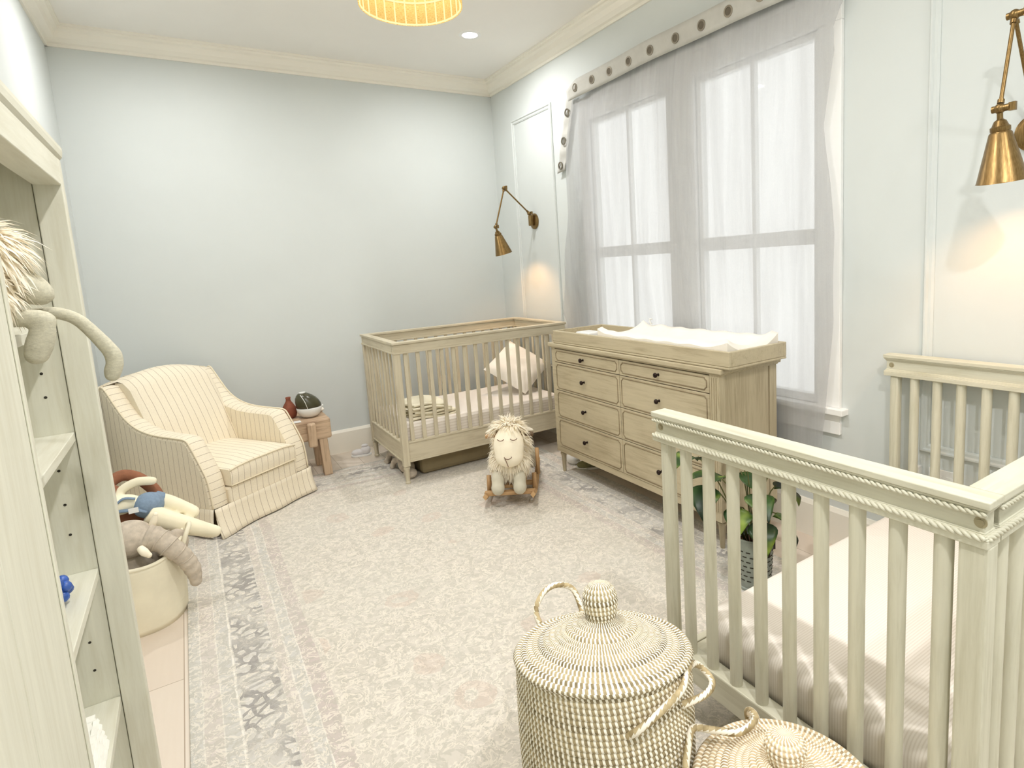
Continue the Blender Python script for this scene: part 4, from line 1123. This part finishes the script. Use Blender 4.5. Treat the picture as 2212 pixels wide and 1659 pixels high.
# ------------------------------------------------------------------ toy basket and plush toys
BC = (-.312, 2.92); BR = .178
def toy_basket():
    t = thing('toy_basket', 'round cream canvas basket full of plush toys between bookcase and armchair', 'basket', (BC[0], BC[1], 0))
    def P(u, v):
        a = 2*PI*u; r = BR*lerp(.93, 1.03, v)+.003*sin(5*a+2*v); z = lerp(.0, .30, v)
        if v > .6: z += (v-.6)/.4*(.018*sin(a*2+.6)+.03*max(0, cos(a-.1))**6)
        return (BC[0]+r*cos(a), BC[1]+r*sin(a), z)
    MB().grid(P, 60, 14).lathe([(.0001, .004), (BR*.93, .004)], (BC[0], BC[1], 0), 40, cap=False).build('body', 'canvas', t, True, solid=.008)
    MB().tube([P(i/60, 1) for i in range(60)], .0075, 8, closed=True).build('rim', 'canvas', t, True)
    MB().tube([(BC[0]+BR*.932*cos(2*PI*i/60)*1.0, BC[1]+BR*.932*sin(2*PI*i/60), .065) for i in range(60)], .006, 6, closed=True).build('seam', 'canvas', t, True)
    MB().tube(cr([(-.135, 2.83, .28), (-.112, 2.84, .34), (-.098, 2.87, .365), (-.10, 2.91, .36), (-.12, 2.94, .31)], 6), .009, 8).build('handle', 'canvas', t, True)
toy_basket()
def limb(pts, rs, n=14, k=6): return MB().tube(cr(pts, k), crr(rs, k), n)
def join(*ms):
    o = MB()
    for m in ms: o.add(m.v, m.f)
    return o
def elephant():
    t = thing('plush_elephant', 'wrinkled grey plush elephant with white tusks and its trunk over the basket rim', 'plush toy', (-.3, 2.86, .12))
    tr = [(-.245, 2.83, .375), (-.205, 2.82, .355), (-.165, 2.80, .315), (-.128, 2.80, .262), (-.104, 2.80, .20), (-.098, 2.80, .145)]
    path = cr(tr, 12); rs = crr([.052, .046, .039, .034, .031, .021], 12); rs = [r*(1+.06*sin(i*.95)) for i, r in enumerate(rs)]
    tk = MB().tube(path, rs, 18)
    hd = join(MB().ell((-.30, 2.86, .372), (.085, .08, .075)), MB().ell((-.30, 2.92, .22), (.11, .10, .11)), tk, MB().ell((-.099, 2.80, .148), .024))
    b = hd.build('body', 'greyplush', t, remesh=.006, smo=3)
    MB().tube(cr([(-.262, 2.775, .355), (-.25, 2.755, .343), (-.236, 2.748, .328)], 5), crr([.013, .0155, .010], 5), 12).ell((-.236, 2.748, .328), .0105).build('tusk', 'felt', b, True)
    MB().tube(cr([(-.225, 2.86, .40), (-.212, 2.855, .425), (-.203, 2.85, .452)], 5), crr([.013, .0135, .009], 5), 12).ell((-.203, 2.85, .452), .0095).build('tusk', 'felt', b, True)
    MB().ell((-.318, 2.783, .352), (.008, .005, .006)).build('eye', 'hole', b, True)
    MB().ell((-.155, 2.88, .30), (.055, .025, .06), Matrix.Rotation(.5, 3, 'Z')).build('ear', 'greyplush', b, True)
    for k in range(5):
        p = path[6+k*8]; q = path[7+k*8]; d = (q-p).normalized(); a = d.cross(Vector((0, 1, 0))).normalized(); b2_ = d.cross(a); r = rs[6+k*8]*.98
        MB().tube([p+(a*cos(x)+b2_*sin(x))*r for x in [2*PI*i/20 for i in range(20)]], .0035, 6, closed=True).build('wrinkle', 'greyplush', b, True)
elephant()
def doll():
    t = thing('cloth_doll', 'cream cloth doll in blue knit shorts lying on top of the toy basket', 'doll', (-.22, 3.0, .42))
    y = 3.0
    tor = join(MB().ell((-.335, y+.01, .475), (.085, .05, .042)), MB().ell((-.235, y, .455), (.052, .052, .046)))
    l1 = limb([(-.215, y+.03, .462), (-.16, y+.03, .432), (-.105, y+.02, .392), (-.075, y+.01, .368), (-.062, y+.01, .358)], [.036, .032, .028, .026, .014])
    l2 = limb([(-.235, y-.035, .425), (-.17, y-.04, .375), (-.10, y-.045, .332), (-.04, y-.045, .297), (.0, y-.045, .275), (.012, y-.045, .268)], [.042, .043, .038, .030, .024, .013])
    ar = limb([(-.345, y+.05, .49), (-.315, y+.06, .525), (-.265, y+.06, .545), (-.215, y+.05, .54), (-.195, y+.05, .532)], [.018, .019, .019, .019, .012])
    b = join(tor, l1, l2, ar).build('body', 'cream', t, remesh=.006, smo=3)
    MB().ell((-.232, y, .452), (.058, .062, .054)).tube([(-.215, y+.03, .462), (-.185, y+.03, .444)], .039, 14).build('shorts', 'blueknit', t, remesh=.006, smo=3)
    MB().tube(cr([(-.345, y-.038, .465), (-.31, y-.042, .462), (-.27, y-.05, .458), (-.235, y-.058, .44)], 5), .013, 8, flat=(1, .5)).tube(cr([(-.345, y-.035, .485), (-.31, y-.03, .51), (-.27, y-.03, .50)], 5), .009, 8, flat=(1, .5)).build('straps', 'blueknit', t, True)
    MB().box(-.296, -.262, y-.0685, y-.0665, .452, .474, Matrix.Rotation(0, 4, 'Z')).build('patch', 'white', t)
doll()
def brown():
    t = thing('brown_plush', 'brown plush animal with a long arched limb behind the cloth doll', 'plush toy', (-.34, 3.1, .45))
    b = join(MB().ell((-.365, 3.075, .47), (.06, .05, .085)), limb([(-.365, 3.12, .55), (-.315, 3.13, .568), (-.262, 3.12, .545), (-.215, 3.10, .49), (-.19, 3.08, .44)], [.026, .025, .025, .025, .02]),
             MB().ell((-.32, 3.06, .36), (.09, .03, .10)))
    b.build('body', 'brownplush', t, remesh=.007, smo=3)
brown()

# ------------------------------------------------------------------ small things on the floor
def shoe(name, label, c, rz, mat, sole, L=.15, top=None):
    t = thing(name, label, 'shoe', (c[0], c[1], c[2]), rz, local=True)
    out = lambda k: [(k*.032*(1+.15*sin(PI*u))*cos(2*PI*u), L/2*k*sin(2*PI*u)) for u in [i/28 for i in range(28)]]
    MB().prism(out(1), lambda x, y, z: (x, y, z), .0, .014).build('sole', sole, t, bevel=.003)
    MB().ell((0, L*.16, .03), (.03, L*.32, .026)).ell((0, -L*.22, .042), (.029, L*.25, .034)).build('upper', mat, t, remesh=.004, smo=3)
    MB().ell((0, -L*.2, .078), (.019, L*.17, .012)).build('collar', top or mat, t, True)
    return t
shoe('shoe', 'white canvas shoe on the floor beside the back leg of the far crib', (.99, 4.50, 0), math.radians(75), 'shoe', 'white')
shoe('slipper', 'sage green slipper with a white sole on the floor under the dresser', (2.13, 3.10, RZ*0), math.radians(60), 'green', 'white', .17)
tag(MB().ell((2.10, 3.24, .04), (.045, .06, .0395)).build('white_ball', 'white', smooth=True), 'rounded white object on the floor behind the left front leg of the dresser', 'ball')
m = MB().box(1.20, 1.82, 3.735, 4.25, RZ, .145)
ob = tag(m.build('storage_bag', 'greybag', bevel=.03), 'low grey fabric storage bag on the rug under the far crib', 'storage bag')
def underplush():
    t = thing('plush_animal', 'long-legged grey plush animal slumped on the floor under the left end of the far crib', 'plush toy', (1.12, 3.95, RZ))
    b = join(MB().ell((1.135, 3.86, .06), (.05, .11, .048)), MB().ell((1.12, 3.735, .045), (.045, .05, .035)),
             limb([(1.13, 3.93, .085), (1.10, 3.99, .07), (1.09, 4.02, .03), (1.075, 4.0, .025)], [.024, .022, .02, .018]), limb([(1.13, 4.0, .10), (1.105, 4.12, .09), (1.10, 4.16, .035), (1.075, 4.14, .028)], [.024, .022, .022, .02]), limb([(1.13, 3.9, .08), (1.13, 3.98, .11), (1.13, 4.02, .10)], [.03, .03, .024]))
    b.build('body', 'greyplush', t, remesh=.007, smo=3)
underplush()

# ------------------------------------------------------------------ daylight and render look
wd = bpy.data.worlds.new('daylight'); S.world = wd; wd.use_nodes = True
bg = wd.node_tree.nodes['Background']; bg.inputs[0].default_value = (1, .985, .965, 1); bg.inputs[1].default_value = 1.38
for (a, b) in WINS:   # the overcast sky outside each window
    li = bpy.data.lights.new('window_daylight', 'AREA'); li.shape = 'RECTANGLE'; li.size = b-a-.06; li.size_y = WZ[1]-WZ[0]-.06
    li.energy = 1; li.cycles.is_portal = True
    lo = bpy.data.objects.new('window_daylight', li); C.objects.link(lo); lo.location = (XR+.07, (a+b)/2, sum(WZ)/2)
    lo.rotation_euler = Vector((-1, 0, 0)).to_track_quat('-Z', 'Z').to_euler()
    lo.visible_camera = True
S.view_settings.view_transform = 'Standard'; S.view_settings.look = 'None'; S.view_settings.gamma = 1; S.view_settings.use_curve_mapping = False
S.view_settings.exposure = 0.16
cy_ = S.cycles
cy_.max_bounces = 10; cy_.diffuse_bounces = 6; cy_.transparent_max_bounces = 12; cy_.sample_clamp_indirect = 6; cy_.caustics_reflective = False; cy_.caustics_refractive = False
cy_.use_denoising = True
